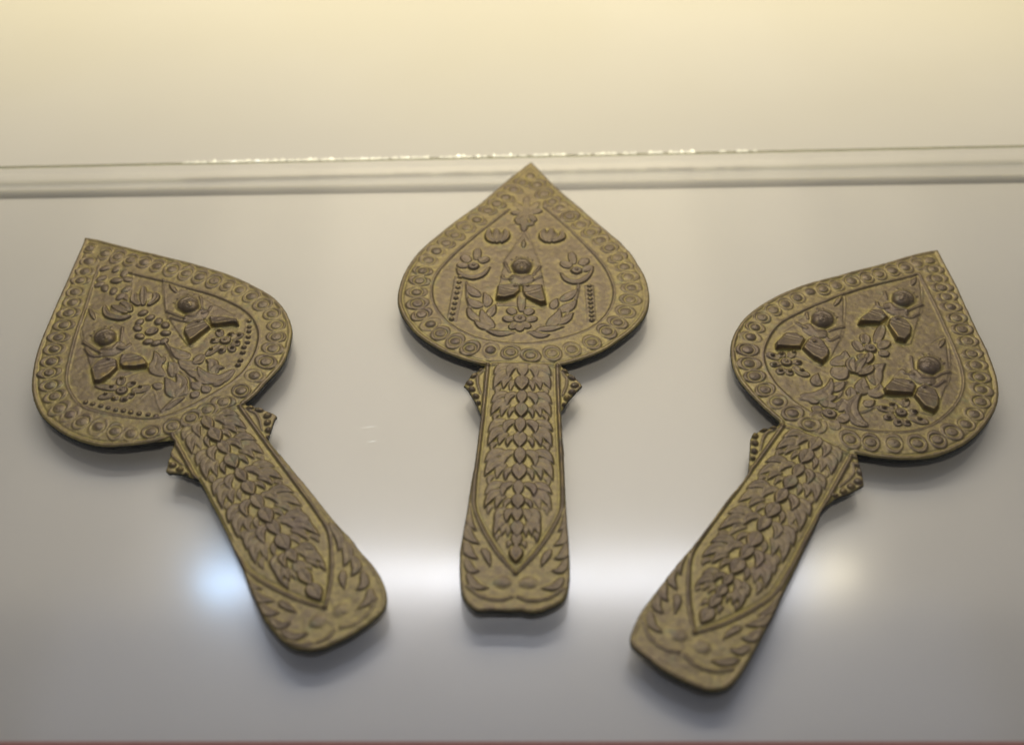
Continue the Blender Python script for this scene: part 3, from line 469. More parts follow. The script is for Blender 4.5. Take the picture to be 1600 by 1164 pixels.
  inner=[(-8.41,94.64),(-19.1,80.77),(-27.06,70.0),(-33.19,60.2),(-37.2,51.94),(-38.72,44.52),(-38.19,37.3),(-35.91,30.28),(-31.6,23.44),(-25.71,17.92),(-18.39,13.63),(-10.47,11.64),(-1.08,11.03),(7.49,12.18),(15.29,14.64),(23.15,18.24),(29.53,22.98),(34.46,31.21),(36.68,39.54),(36.46,46.76),(34.2,55.31),(30.21,64.0),(23.61,74.12),(16.83,84.51),(10.75,92.47),(6.79,97.17)],
  boss=[(0.69,118.76),(-2.78,113.87),(-6.64,108.73),(-10.0,103.24),(-13.78,98.36),(-17.51,93.68),(-21.98,87.13),(-26.45,81.88),(-30.84,76.44),(-34.32,71.09),(-38.19,65.8),(-41.11,59.97),(-43.08,53.0),(-43.82,46.81),(-44.48,39.75),(-43.52,32.99),(-41.4,26.62),(-37.39,20.98),(-33.08,16.0),(-26.91,11.71),(-20.84,8.01),(-12.63,7.16),(-4.84,6.29),(2.94,4.89),(11.44,6.23),(19.19,8.66),(27.01,12.76),(33.0,19.1),(37.48,24.36),(40.85,30.81),(43.09,37.94),(43.75,45.16),(42.75,51.85),(41.3,58.02),(38.55,63.61),(35.36,69.92),(31.66,75.01),(27.49,80.16),(23.27,85.38),(18.55,90.65),(14.21,96.7),(10.69,100.77),(7.11,106.29),(3.92,112.62)],
  prims=[
   ('poly','figure0',[(-1.29,80.72),(-5.08,70.89),(-9.19,60.61),(-10.9,47.42),(-11.64,32.83),(9.16,32.21),(8.16,45.42),(6.26,57.75),(2.49,71.8)],0.28,0.5,None,None,None),
   ('stroke','figure0',[(6.26,57.75),(2.49,71.8),(-1.29,80.72),(-5.08,70.89),(-9.19,60.61)],0.3,0.18),('leaf','figure0/crown0',[(-1.24,68.95),(-1.3,75.48)],1.15,1.3,'l',0,0.8),
   ('leaf','figure0/crown0',[(-5.08,60.035),(-6.675999999999999,62.31399999999999)],0.75,0.9,'l',0,0.9),
   ('leaf','figure0/crown0',[(-3.4800000000000004,61.00999999999999),(-4.316,63.977999999999994)],0.75,0.9,'l',0,0.9),
   ('leaf','figure0/crown0',[(0.04000000000000026,61.00999999999999),(0.8760000000000001,63.977999999999994)],0.75,0.9,'l',0,0.9),
   ('leaf','figure0/crown0',[(1.6400000000000003,60.035),(3.2359999999999998,62.31399999999999)],0.75,0.9,'l',0,0.9),('dome','figure0/crown0',-1.72,57.91,5.1,5.4,0,0.8,0.3,'m'),
   ('dome','figure0/head0',-1.72,57.16,4.2749999999999995,4.7940000000000005,0,2.5,0.45,'m'),('dome','figure0/head0',-1.72,55.309999999999995,3.69,3.854,0,3.2,0.48,'m'),
   ('stroke','figure0/head0',[(-5.59,57.279999999999994),(-3.9699999999999998,58.971999999999994),(-1.72,59.44199999999999),(0.53,58.971999999999994),(2.1500000000000004,57.279999999999994)],0.32,0.42),
   ('stroke','figure0/head0',[(-1.72,57.709999999999994),(-1.72,55.91)],0.34,0.3),('dome','figure0/head0',-1.72,55.85999999999999,0.75,0.5,0,0.3,0.8,'a'),
   ('stroke','figure0/head0',[(-2.32,57.76),(-3.42,58.10999999999999),(-4.52,57.66)],0.3,0.36),
   ('dome','figure0/head0',-3.3200000000000003,57.059999999999995,0.9,0.45,0,0.34,0.7,'a'),
   ('stroke','figure0/head0',[(-2.52,56.709999999999994),(-4.12,56.809999999999995)],0.2,-0.3),
   ('stroke','figure0/head0',[(-1.12,57.76),(-0.020000000000000018,58.10999999999999),(1.0799999999999998,57.66)],0.3,0.36),
   ('dome','figure0/head0',-0.11999999999999988,57.059999999999995,0.9,0.45,0,0.34,0.7,'a'),
   ('stroke','figure0/head0',[(-0.9199999999999999,56.709999999999994),(0.6799999999999999,56.809999999999995)],0.2,-0.3),
   ('dome','figure0/head0',-1.72,54.66,1.2,0.36,0,0.4,0.7,'a'),('stroke','figure0/head0',[(-2.92,54.309999999999995),(-0.52,54.309999999999995)],0.2,-0.36),
   ('dome','figure0/head0',-1.72,53.91,0.95,0.38,0,0.4,0.7,'a'),('dome','figure0/torso0',-1.72,49.209999999999994,5.4,3.9,0,1.1,0.3,'m'),
   ('poly','figure0/torso0',[(-2.2,45.43),(-4.38,46.33),(-11.25,45.16),(-11.77,36.26),(-8.34,35.74),(-4.15,38.06),(-2.1,41.6)],1.35,0.7,(-6.95,45.61),(-7.95,36.69),2.8),
   ('poly','figure0/torso0',[(-1.12,45.46),(6.85,46.02),(8.84,34.07),(6.6,33.38),(2.74,35.76),(0.13,37.87),(-1.16,41.63)],1.35,0.7,(2.54,45.89),(4.87,35.2),2.8),
   ('stroke','figure0/torso0',[(-1.63,45.13),(-1.47,38.77)],0.38,-0.4),('stroke','figure0/torso0',[(-3.96,41.51),(-7.96,42.4),(-10.65,43.42)],0.28,-0.22),
   ('stroke','figure0/torso0',[(-4.14,40.0),(-8.13,40.88),(-10.81,41.89)],0.28,-0.22),('stroke','figure0/torso0',[(7.36,43.99),(2.57,41.49),(-0.61,40.25)],0.28,-0.22),
   ('stroke','figure0/torso0',[(7.74,42.16),(2.97,39.67),(-0.2,38.44)],0.28,-0.22),('dome','figure0/torso0',-4.09,43.77,1.35,1.1,0,0.18,0.4,'a'),
   ('dome','figure0/torso0',-4.09,43.77,0.62,0.62,0,0.75,0.6,'a'),('dome','figure0/torso0',1.07,43.93,1.35,1.1,0,0.18,0.4,'a'),
   ('dome','figure0/torso0',1.07,43.93,0.62,0.62,0,0.75,0.6,'a'),
   ('stroke','figure0/torso0',[(-5.32,51.41),(-3.02,49.51),(-1.72,48.809999999999995),(-0.41999999999999993,49.51),(1.8800000000000001,51.41)],0.35,0.35),
   ('stroke','figure0/sash0',[(-9.15,59.61),(-6.54,53.41)],0.55,0.55),('stroke','figure0/sash1',[(6.04,57.41),(2.87,51.4)],0.55,0.55),
   ('stroke','figure0/sash2',[(-9.73,51.03),(-8.81,49.43),(-5.54,48.88)],0.55,0.55),('stroke','figure0/sash3',[(6.35,50.86),(3.35,48.82)],0.55,0.55),
   ('leaf','flower0/petal0',[(-1.16,29.75),(-1.46,41.62)],1.92,0.9,'p',0.25,0.7),('leaf','flower0/petal1',[(-3.86,28.13),(-6.51,31.75)],2.18,0.9,'p',0.25,0.7),
   ('leaf','flower0/petal2',[(0.35,28.25),(3.45,31.43)],2.18,0.9,'p',0.25,0.7),('leaf','flower0/petal3',[(-4.19,24.76),(-8.64,25.85)],2.05,0.9,'p',0.25,0.7),
   ('leaf','flower0/petal4',[(0.85,24.91),(5.23,26.26)],2.05,0.9,'p',0.25,0.7),('leaf','flower0/petal5',[(-3.31,23.27),(-5.28,19.3)],1.92,0.9,'p',0.25,0.7),
   ('leaf','flower0/petal6',[(-1.7,22.72),(-1.59,18.22)],2.05,0.9,'p',0.25,0.7),('leaf','flower0/petal7',[(-0.17,23.37),(2.2,20.12)],1.92,0.9,'p',0.25,0.7),
   ('dome','flower0',-1.77,25.44,2.9,2.755,0,1.1,0.3,'m'),('ring','flower0',-1.77,25.44,2.088,1.9835999999999998,0,0.35,0.3),
   ('dome','flower0',-1.77,25.44,0.87,0.87,0,0.55,0.6,'a'),
   ('stroke','spray0',[(-3.98,17.55),(-10.23,17.96),(-15.29,19.3),(-19.25,23.4),(-21.94,30.67),(-23.61,38.11),(-24.53,47.02)],0.6,0.5),
   ('leaf','spray0/leaf0',[(-3.99,17.85),(-10.19,16.77),(-15.68,18.69)],1.77,1.1,'l',0,0.45),
   ('leaf','spray0/leaf1',[(-12.81,19.98),(-17.04,21.05),(-20.58,24.88)],1.88,1.1,'l',0,0.45),
   ('leaf','spray0/leaf2',[(-17.57,23.45),(-21.11,27.0),(-23.5,32.17)],2.12,1.1,'l',0,0.45),
   ('leaf','spray0/leaf3',[(-16.73,32.68),(-20.61,33.81),(-24.02,37.78)],2.59,1.1,'l',0,0.45),
   ('leaf','spray0/leaf4',[(-18.06,38.28),(-21.85,41.33),(-24.56,46.05)],2.36,1.1,'l',0,0.45),
   ('leaf','spray0/leaf5',[(-11.98,20.0),(-15.5,24.12),(-17.73,31.41)],2.83,1.1,'l',0,0.45),
   ('leaf','spray0/leaf6',[(-14.74,25.97),(-13.21,29.69),(-11.69,34.08)],2.12,1.1,'l',0,0.45),
   ('leaf','spray0/leaf7',[(-15.43,32.1),(-15.2,36.47),(-17.12,41.15)],2.24,1.1,'l',0,0.45),
   ('stroke','spray1',[(1.84,17.72),(7.22,19.37),(12.2,21.92),(16.37,27.51),(19.76,34.39),(21.49,41.35),(21.95,46.47)],0.6,0.5),
   ('leaf','spray1/leaf0',[(1.82,18.32),(6.85,16.09),(10.98,17.1)],1.77,1.1,'l',0,0.45),('leaf','spray1/leaf1',[(4.71,19.6),(10.96,20.38),(16.79,21.76)],1.88,1.1,'l',0,0.45),
   ('leaf','spray1/leaf2',[(12.61,23.14),(16.79,25.69),(20.16,30.38)],2.12,1.1,'l',0,0.45),('leaf','spray1/leaf3',[(13.41,30.49),(18.06,33.1),(21.47,37.88)],2.59,1.1,'l',0,0.45),
   ('leaf','spray1/leaf4',[(14.23,36.73),(18.49,40.0),(22.03,44.55)],2.36,1.1,'l',0,0.45),('leaf','spray1/leaf5',[(9.28,21.54),(12.59,25.57),(14.67,32.38)],2.83,1.1,'l',0,0.45),
   ('leaf','spray1/leaf6',[(11.28,31.66),(12.11,34.79),(13.36,38.58)],2.12,1.1,'l',0,0.45),('leaf','flower1/petal0',[(-20.88,60.93),(-20.68,68.71)],1.92,0.8,'p',0.25,0.7),
   ('leaf','flower1/petal1',[(-23.89,59.51),(-27.0,63.77)],2.3,0.8,'p',0.25,0.7),('leaf','flower1/petal2',[(-19.5,59.64),(-15.89,62.76)],2.3,0.8,'p',0.25,0.7),
   ('leaf','flower1/petal3',[(-24.41,56.83),(-29.07,57.69)],1.92,0.8,'p',0.25,0.7),('dome','flower1',-22.0,56.9,2.5,2.375,0,1.1,0.3,'m'),
   ('ring','flower1',-22.0,56.9,1.7999999999999998,1.71,0,0.35,0.3),('dome','flower1',-22.0,56.9,0.75,0.75,0,0.55,0.6,'a'),
   ('leaf','flower1/calyx0',[(-29.19,56.03),(-26.73,51.5),(-21.86,49.82),(-17.61,52.1),(-14.86,57.12)],1.72,1.0,'c',0,1),
   ('leaf','flower2/petal0',[(20.06,59.48),(18.89,67.17)],1.92,0.8,'p',0.25,0.7),('leaf','flower2/petal1',[(22.91,58.91),(25.81,63.33)],2.3,0.8,'p',0.25,0.7),
   ('leaf','flower2/petal2',[(18.96,57.46),(14.57,60.65)],2.3,0.8,'p',0.25,0.7),('leaf','flower2/petal3',[(23.76,55.63),(28.16,58.4)],1.92,0.8,'p',0.25,0.7),
   ('dome','flower2',21.14,55.42,2.5,2.375,0,1.1,0.3,'m'),('ring','flower2',21.14,55.42,1.7999999999999998,1.71,0,0.35,0.3),('dome','flower2',21.14,55.42,0.75,0.75,0,0.55,0.6,'a'),
   ('leaf','flower2/calyx0',[(14.29,54.36),(16.99,49.55),(21.53,48.26),(25.46,51.43),(28.45,57.08)],1.72,1.0,'c',0,1),('dome','bud0',-12.64,76.18,4.0,3.7,0,1.3,0.4,'m'),
   ('leaf','bud0/petal0',[(-13.82,72.0),(-16.42,75.38),(-16.45,81.32)],1.73,1.75,'p',0.2,0.8),
   ('leaf','bud0/petal1',[(-11.14,72.08),(-8.82,76.3),(-9.45,81.53)],1.73,1.75,'p',0.2,0.8),('leaf','bud0/petal2',[(-12.6,71.69),(-13.53,81.76)],1.73,1.75,'p',0.2,0.8),
   ('dome','bud1',9.8,77.2,4.0,3.7,0,1.3,0.4,'m'),('leaf','bud1/petal0',[(8.72,73.02),(6.66,76.76),(7.49,82.03)],1.73,1.75,'p',0.2,0.8),
   ('leaf','bud1/petal1',[(10.96,73.08),(14.97,76.31),(14.95,80.5)],1.73,1.75,'p',0.2,0.8),('leaf','bud1/petal2',[(9.62,72.7),(10.65,82.83)],1.73,1.75,'p',0.2,0.8),
   ('poly','bead_row0',[(-29.05,50.13),(-30.68,24.88),(-27.25,23.77),(-25.6,48.28)],0.2,0.3,None,None,None),('stroke','bead_row0',[(-29.05,50.13),(-30.68,24.88)],0.3,0.3),
   ('stroke','bead_row0',[(-25.6,48.28),(-27.25,23.77)],0.3,0.25),('dome','bead_row0/bead0',-27.16,49.86,1.064,1.064,0,1.1,0.5,'m'),
   ('dome','bead_row0/bead1',-27.42,46.61,1.064,1.064,0,1.1,0.5,'m'),('dome','bead_row0/bead2',-27.68,43.39,1.064,1.064,0,1.1,0.5,'m'),
   ('dome','bead_row0/bead3',-27.94,40.2,1.064,1.064,0,1.1,0.5,'m'),('dome','bead_row0/bead4',-28.19,37.03,1.064,1.064,0,1.1,0.5,'m'),
   ('dome','bead_row0/bead5',-28.45,33.89,1.064,1.064,0,1.1,0.5,'m'),('dome','bead_row0/bead6',-28.7,30.78,1.064,1.064,0,1.1,0.5,'m'),
   ('dome','bead_row0/bead7',-28.94,27.69,1.064,1.064,0,1.1,0.5,'m'),('dome','bead_row0/bead8',-29.19,24.62,1.064,1.064,0,1.1,0.5,'m'),
   ('poly','bead_row1',[(24.76,46.23),(25.6,25.35),(28.54,26.04),(27.99,46.33)],0.2,0.3,None,None,None),('stroke','bead_row1',[(24.76,46.23),(25.6,25.35)],0.3,0.3),
   ('stroke','bead_row1',[(27.99,46.33),(28.54,26.04)],0.3,0.25),('dome','bead_row1/bead0',26.39,45.96,1.064,1.064,0,1.1,0.5,'m'),
   ('dome','bead_row1/bead1',26.49,43.37,1.064,1.064,0,1.1,0.5,'m'),('dome','bead_row1/bead2',26.6,40.79,1.064,1.064,0,1.1,0.5,'m'),
   ('dome','bead_row1/bead3',26.7,38.23,1.064,1.064,0,1.1,0.5,'m'),('dome','bead_row1/bead4',26.8,35.69,1.064,1.064,0,1.1,0.5,'m'),
   ('dome','bead_row1/bead5',26.9,33.17,1.064,1.064,0,1.1,0.5,'m'),('dome','bead_row1/bead6',27.0,30.66,1.064,1.064,0,1.1,0.5,'m'),
   ('dome','bead_row1/bead7',27.1,28.17,1.064,1.064,0,1.1,0.5,'m'),('dome','bead_row1/bead8',27.19,25.7,1.064,1.064,0,1.1,0.5,'m'),
   ('dome','apex_foliage0',-0.98,93.49,3.6,4,0,0.5,0.4,'m'),('leaf','apex_foliage0/leaf0',[(-0.55,93.5),(-0.78,103.94)],1.92,1.0,'p',0,0.6),
   ('leaf','apex_foliage0/leaf1',[(-2.32,94.83),(-6.37,99.56)],1.92,1.0,'p',0,0.6),('leaf','apex_foliage0/leaf2',[(1.16,94.93),(5.0,99.9)],1.92,1.0,'p',0,0.6),
   ('leaf','apex_foliage0/leaf3',[(-2.7,92.75),(-7.48,92.61)],1.92,1.0,'p',0,0.6),('leaf','apex_foliage0/leaf4',[(1.64,92.88),(6.38,95.09)],1.92,1.0,'p',0,0.6),
   ('leaf','apex_foliage0/leaf5',[(-2.24,91.4),(-5.14,86.55)],1.92,1.0,'p',0,0.6),('leaf','apex_foliage0/leaf6',[(0.8,91.49),(3.48,86.81)],1.92,1.0,'p',0,0.6),
   ('leaf','apex_foliage0/leaf7',[(-0.92,90.75),(-1.53,79.96)],1.92,1.0,'p',0,0.6),('leaf','apex_foliage0/leaf8',[(-3.0,87.29),(-3.79,84.57)],1.92,1.0,'p',0,0.6),
   ('leaf','apex_foliage0/leaf9',[(0.89,86.73),(1.81,84.07)],1.92,1.0,'p',0,0.6),
  ],
  polish=[(-2.15,40.33,0.9),(-1.75,53.55,0.8)],
 ),
 dict(
  pose=(112.1687,308.7368,-0.5738),
  outline=[(-0.18,126.94),(-4.2,122.85),(-9.93,115.44),(-15.39,107.51),(-19.57,101.89),(-23.83,96.6),(-28.5,89.63),(-33.26,83.7),(-38.63,76.33),(-42.18,69.82),(-45.56,63.12),(-48.13,56.64),(-49.98,49.66),(-51.03,42.94),(-50.61,35.94),(-49.72,30.65),(-47.81,25.47),(-46.21,22.46),(-42.49,16.73),(-38.43,12.6),(-33.5,9.13),(-28.05,6.11),(-22.88,3.58),(-18.5,1.78),(-15.27,0.71),(-15.07,-0.88),(-16.86,-3.75),(-19.45,-6.55),(-21.71,-10.83),(-19.02,-16.87),(-16.14,-23.72),(-14.67,-27.59),(-14.43,-28.49),(-14.51,-35.39),(-15.45,-41.18),(-15.56,-50.95),(-15.99,-61.13),(-16.6,-70.7),(-17.31,-76.36),(-17.99,-89.33),(-18.3,-95.4),(-18.53,-100.88),(-17.79,-106.08),(-17.07,-109.93),(-15.8,-112.52),(-13.59,-113.63),(-8.28,-114.39),(-3.55,-115.46),(1.73,-115.73),(6.64,-115.4),(10.85,-115.09),(14.18,-113.74),(17.15,-111.02),(18.42,-108.19),(18.84,-104.27),(18.97,-99.67),(18.95,-92.59),(18.47,-84.37),(18.35,-77.04),(17.26,-66.96),(16.9,-58.46),(16.05,-48.64),(15.5,-39.31),(14.65,-29.91),(14.76,-34.99),(14.41,-30.02),(14.69,-27.31),(15.88,-22.46),(18.46,-18.23),(22.1,-11.2),(22.34,-10.0),(20.24,-6.62),(15.66,0.08),(14.29,1.93),(15.04,1.6),(21.44,4.1),(27.72,6.8),(33.58,10.59),(39.03,15.47),(42.65,20.53),(45.97,26.53),(48.13,32.92),(49.4,39.95),(49.94,46.01),(49.88,51.78),(48.89,57.61),(47.61,61.55),(44.86,67.65),(42.1,72.03),(38.64,77.3),(35.4,81.81),(30.83,87.27),(25.1,94.82),(19.22,102.57),(13.72,110.17),(8.71,116.19),(2.82,123.32)],
  segs=[0,25,32,45,52,67,73,97],
  inner=[(-1.6,107.77),(-6.85,100.61),(-15.35,90.63),(-23.04,79.01),(-30.13,66.43),(-34.83,56.95),(-38.1,48.5),(-38.05,38.84),(-36.33,30.47),(-32.33,23.79),(-25.67,17.74),(-19.07,14.39),(-13.03,12.07),(-6.85,11.15),(2.21,10.93),(10.98,13.01),(17.76,15.95),(25.43,20.56),(32.12,27.86),(35.72,37.44),(37.06,48.17),(35.49,57.27),(31.57,65.09),(26.54,72.45),(20.31,80.69),(13.9,89.16),(6.95,97.66),(1.4,104.44),(-1.6,107.77)],
  boss=[(-0.64,118.36),(-3.98,113.42),(-7.63,108.45),(-11.43,103.7),(-15.2,98.53),(-18.79,93.64),(-23.28,88.19),(-27.31,82.15),(-31.05,77.22),(-35.1,72.68),(-37.79,66.55),(-40.45,60.48),(-42.95,54.56),(-44.86,48.07),(-44.75,41.41),(-43.95,35.44),(-41.84,28.25),(-38.0,21.69),(-33.28,16.67),(-26.88,12.5),(-20.31,9.22),(-13.03,6.91),(-5.52,5.33),(10.08,6.49),(16.91,9.15),(24.29,13.34),(31.48,17.99),(36.97,23.52),(40.25,30.14),(43.13,36.78),(43.97,43.38),(44.04,50.82),(42.28,57.2),(39.51,63.07),(36.35,68.84),(32.99,73.94),(29.06,79.9),(25.02,85.12),(20.98,90.2),(16.8,95.33),(13.32,100.31),(9.64,104.55),(6.13,109.0),(2.84,113.69)],
  prims=[
   
   ('poly','figure0',[(-22.68,78.98),(-27.54,69.65),(-31.19,60.69),(-32.18,53.05),(-34.46,45.66),(-32.89,34.12),(-21.91,35.55),(-14.05,35.5),(-12.48,41.65),(-13.34,52.99),(-15.2,61.06)],0.28,0.5,None,None,None),
   ('stroke','figure0',[(-13.34,52.99),(-15.2,61.06),(-22.68,78.98),(-27.54,69.65),(-31.19,60.69)],0.3,0.18),
   ('leaf','figure0/crown0',[(-23.25,69.88),(-22.89,78.33)],1.15,1.3,'l',0,0.8),('leaf','figure0/crown0',[(-27.4,63.324999999999996),(-28.996,65.604)],0.75,0.9,'l',0,0.9),
   ('leaf','figure0/crown0',[(-25.8,64.3),(-26.636,67.268)],0.75,0.9,'l',0,0.9),('leaf','figure0/crown0',[(-22.279999999999998,64.3),(-21.444,67.268)],0.75,0.9,'l',0,0.9),
   ('leaf','figure0/crown0',[(-20.68,63.324999999999996),(-19.084,65.604)],0.75,0.9,'l',0,0.9),
   ('dome','figure0/crown0',-24.04,61.199999999999996,5.3,5.6000000000000005,0,0.8,0.3,'m'),('dome','figure0/head0',-24.04,60.449999999999996,4.465,4.998,0,2.5,0.45,'m'),
   ('dome','figure0/head0',-24.04,58.599999999999994,3.854,4.018,0,3.2,0.48,'m'),
   ('stroke','figure0/head0',[(-28.082,60.589999999999996),(-26.39,62.35399999999999),(-24.04,62.843999999999994),(-21.689999999999998,62.35399999999999),(-19.997999999999998,60.589999999999996)],0.32,0.42),
   ('stroke','figure0/head0',[(-24.04,60.99999999999999),(-24.04,59.199999999999996)],0.34,0.3),('dome','figure0/head0',-24.04,59.14999999999999,0.75,0.5,0,0.3,0.8,'a'),
   ('stroke','figure0/head0',[(-24.64,61.05),(-25.74,61.39999999999999),(-26.84,60.949999999999996)],0.3,0.36),
   ('dome','figure0/head0',-25.64,60.349999999999994,0.9,0.45,0,0.34,0.7,'a'),
   ('stroke','figure0/head0',[(-24.84,59.99999999999999),(-26.439999999999998,60.099999999999994)],0.2,-0.3),
   ('stroke','figure0/head0',[(-23.439999999999998,61.05),(-22.34,61.39999999999999),(-21.24,60.949999999999996)],0.3,0.36),
   ('dome','figure0/head0',-22.439999999999998,60.349999999999994,0.9,0.45,0,0.34,0.7,'a'),
   ('stroke','figure0/head0',[(-23.24,59.99999999999999),(-21.64,60.099999999999994)],0.2,-0.3),('dome','figure0/head0',-24.04,57.949999999999996,1.2,0.36,0,0.4,0.7,'a'),
   ('stroke','figure0/head0',[(-25.24,57.599999999999994),(-22.84,57.599999999999994)],0.2,-0.36),('dome','figure0/head0',-24.04,57.199999999999996,0.95,0.38,0,0.4,0.7,'a'),
   ('dome','figure0/torso0',-24.04,52.49999999999999,5.4,3.9,0,1.1,0.3,'m'),
   ('poly','figure0/torso0',[(-25.23,45.79),(-29.7,47.51),(-33.15,45.53),(-34.09,37.41),(-32.62,34.54),(-24.51,40.02)],1.35,0.7,(-31.23,46.77),(-28.88,38.15),2.8),
   ('poly','figure0/torso0',[(-24.27,46.41),(-23.18,49.53),(-18.92,48.9),(-14.65,44.96),(-13.53,41.43),(-14.05,36.89),(-18.53,37.5),(-24.03,40.33)],1.35,0.7,(-20.44,48.88),(-18.77,38.05),2.8),
   ('stroke','figure0/torso0',[(-24.71,46.36),(-24.72,40.84)],0.38,-0.4),('stroke','figure0/torso0',[(-27.17,44.48),(-30.98,43.43),(-33.64,42.97)],0.28,-0.22),
   ('stroke','figure0/torso0',[(-26.78,43.02),(-30.58,41.96),(-33.23,41.5)],0.28,-0.22),('stroke','figure0/torso0',[(-15.7,45.12),(-20.62,44.89),(-24.03,44.99)],0.28,-0.22),
   ('stroke','figure0/torso0',[(-15.42,43.28),(-20.33,43.05),(-23.73,43.14)],0.28,-0.22),('dome','figure0/torso0',-26.84,45.62,1.35,1.1,0,0.18,0.4,'a'),
   ('dome','figure0/torso0',-26.84,45.62,0.62,0.62,0,0.75,0.6,'a'),('dome','figure0/torso0',-21.49,45.8,1.35,1.1,0,0.18,0.4,'a'),
   ('dome','figure0/torso0',-21.49,45.8,0.62,0.62,0,0.75,0.6,'a'),
   ('stroke','figure0/torso0',[(-27.64,54.699999999999996),(-25.34,52.8),(-24.04,52.099999999999994),(-22.74,52.8),(-20.439999999999998,54.699999999999996)],0.35,0.35),
   ('stroke','figure0/sash0',[(-19.28,55.47),(-17.85,57.87),(-15.32,60.98)],0.55,0.55),('stroke','figure0/sash1',[(-18.94,51.79),(-16.69,50.82),(-14.86,54.42)],0.55,0.55),
   ('stroke','figure0/sash2',[(-31.1,60.5),(-29.24,57.69)],0.55,0.55),('stroke','figure0/sash3',[(-32.3,52.97),(-30.16,52.37),(-27.26,51.79)],0.55,0.55),
   ('stroke','figure0/torso0',[(-18.65,44.75),(-15.64,46.94)],0.22,0.25),('stroke','figure0/torso0',[(-18.09,43.45),(-15.08,45.63)],0.22,0.25),
   ('stroke','figure0/torso0',[(-17.53,42.15),(-14.53,44.33)],0.22,0.25),('leaf','flower0/petal0',[(-28.99,30.98),(-35.09,30.57)],1.92,0.65,'p',0.25,0.7),
   ('leaf','flower0/petal1',[(-23.11,30.1),(-19.1,28.54),(-15.67,28.92)],1.92,0.65,'p',0.25,0.7),('leaf','flower0/petal2',[(-28.37,32.31),(-30.53,34.7)],1.66,0.65,'p',0.25,0.7),
   ('leaf','flower0/petal3',[(-26.48,33.53),(-26.31,37.9)],1.79,0.65,'p',0.25,0.7),('leaf','flower0/petal4',[(-24.56,31.96),(-21.02,33.55)],1.66,0.65,'p',0.25,0.7),
   ('leaf','flower0/petal5',[(-27.99,28.81),(-30.87,25.79)],1.79,0.65,'p',0.25,0.7),('leaf','flower0/petal6',[(-26.07,27.26),(-26.24,23.0)],1.92,0.65,'p',0.25,0.7),
   ('leaf','flower0/petal7',[(-24.27,27.96),(-21.96,24.85)],1.79,0.65,'p',0.25,0.7),('dome','flower0',-26.36,30.57,2.35,2.2325,0,1.1,0.3,'m'),
   ('ring','flower0',-26.36,30.57,1.692,1.6074,0,0.35,0.3),('dome','flower0',-26.36,30.57,0.705,0.705,0,0.55,0.6,'a'),('dome','flower0/stud0',-26.13,37.16,0.9,0.9,0,1.75,0.6,'m'),
   ('dome','flower0/stud1',-29.83,33.63,0.9,0.9,0,1.75,0.6,'m'),('dome','flower0/stud2',-22.15,33.15,0.9,0.9,0,1.75,0.6,'m'),
   ('dome','flower0/stud3',-29.59,26.85,0.9,0.9,0,1.75,0.6,'m'),('dome','flower0/stud4',-26.19,25.2,0.9,0.9,0,1.75,0.6,'m'),
   ('dome','flower0/stud5',-22.96,26.73,0.9,0.9,0,1.75,0.6,'m'),('dome','flower0/stud6',-19.34,29.76,0.9,0.9,0,1.75,0.6,'m'),
   ('dome','flower0/stud7',-32.29,30.96,0.9,0.9,0,1.75,0.6,'m'),
   ('poly','figure1',[(-0.76,107.21),(-5.42,98.87),(-9.29,89.54),(-10.24,75.58),(-11.08,65.53),(-4.9,66.07),(3.49,64.67),(9.05,64.17),(11.06,66.68),(8.51,80.67),(6.53,90.49)],0.28,0.5,None,None,None),
   ('stroke','figure1',[(8.51,80.67),(6.53,90.49),(-0.76,107.21),(-5.42,98.87),(-9.29,89.54)],0.3,0.18),('leaf','figure1/crown0',[(-1.24,98.93),(-1.73,106.04)],1.15,1.3,'l',0,0.8),
   ('leaf','figure1/crown0',[(-4.76,92.505),(-6.356,94.784)],0.75,0.9,'l',0,0.9),('leaf','figure1/crown0',[(-3.16,93.48),(-3.996,96.44800000000001)],0.75,0.9,'l',0,0.9),
   ('leaf','figure1/crown0',[(0.3600000000000003,93.48),(1.1960000000000002,96.44800000000001)],0.75,0.9,'l',0,0.9),
   ('leaf','figure1/crown0',[(1.9600000000000004,92.505),(3.5559999999999996,94.784)],0.75,0.9,'l',0,0.9),('dome','figure1/crown0',-1.4,90.38,5.3,5.6000000000000005,0,0.8,0.3,'m'),
   ('dome','figure1/head0',-1.4,89.63,4.465,4.998,0,2.5,0.45,'m'),('dome','figure1/head0',-1.4,87.78,3.854,4.018,0,3.2,0.48,'m'),
   ('stroke','figure1/head0',[(-5.442,89.77),(-3.75,91.534),(-1.4,92.024),(0.9500000000000002,91.534),(2.642,89.77)],0.32,0.42),
   ('stroke','figure1/head0',[(-1.4,90.18),(-1.4,88.38)],0.34,0.3),('dome','figure1/head0',-1.4,88.33,0.75,0.5,0,0.3,0.8,'a'),
   ('stroke','figure1/head0',[(-2.0,90.23),(-3.0999999999999996,90.58),(-4.199999999999999,90.13)],0.3,0.36),('dome','figure1/head0',-3.0,89.53,0.9,0.45,0,0.34,0.7,'a'),
   ('stroke','figure1/head0',[(-2.2,89.18),(-3.8,89.28)],0.2,-0.3),('stroke','figure1/head0',[(-0.7999999999999999,90.23),(0.30000000000000004,90.58),(1.4,90.13)],0.3,0.36),
   ('dome','figure1/head0',0.20000000000000018,89.53,0.9,0.45,0,0.34,0.7,'a'),('stroke','figure1/head0',[(-0.5999999999999999,89.18),(1.0,89.28)],0.2,-0.3),
   ('dome','figure1/head0',-1.4,87.13,1.2,0.36,0,0.4,0.7,'a'),('stroke','figure1/head0',[(-2.5999999999999996,86.78),(-0.19999999999999996,86.78)],0.2,-0.36),
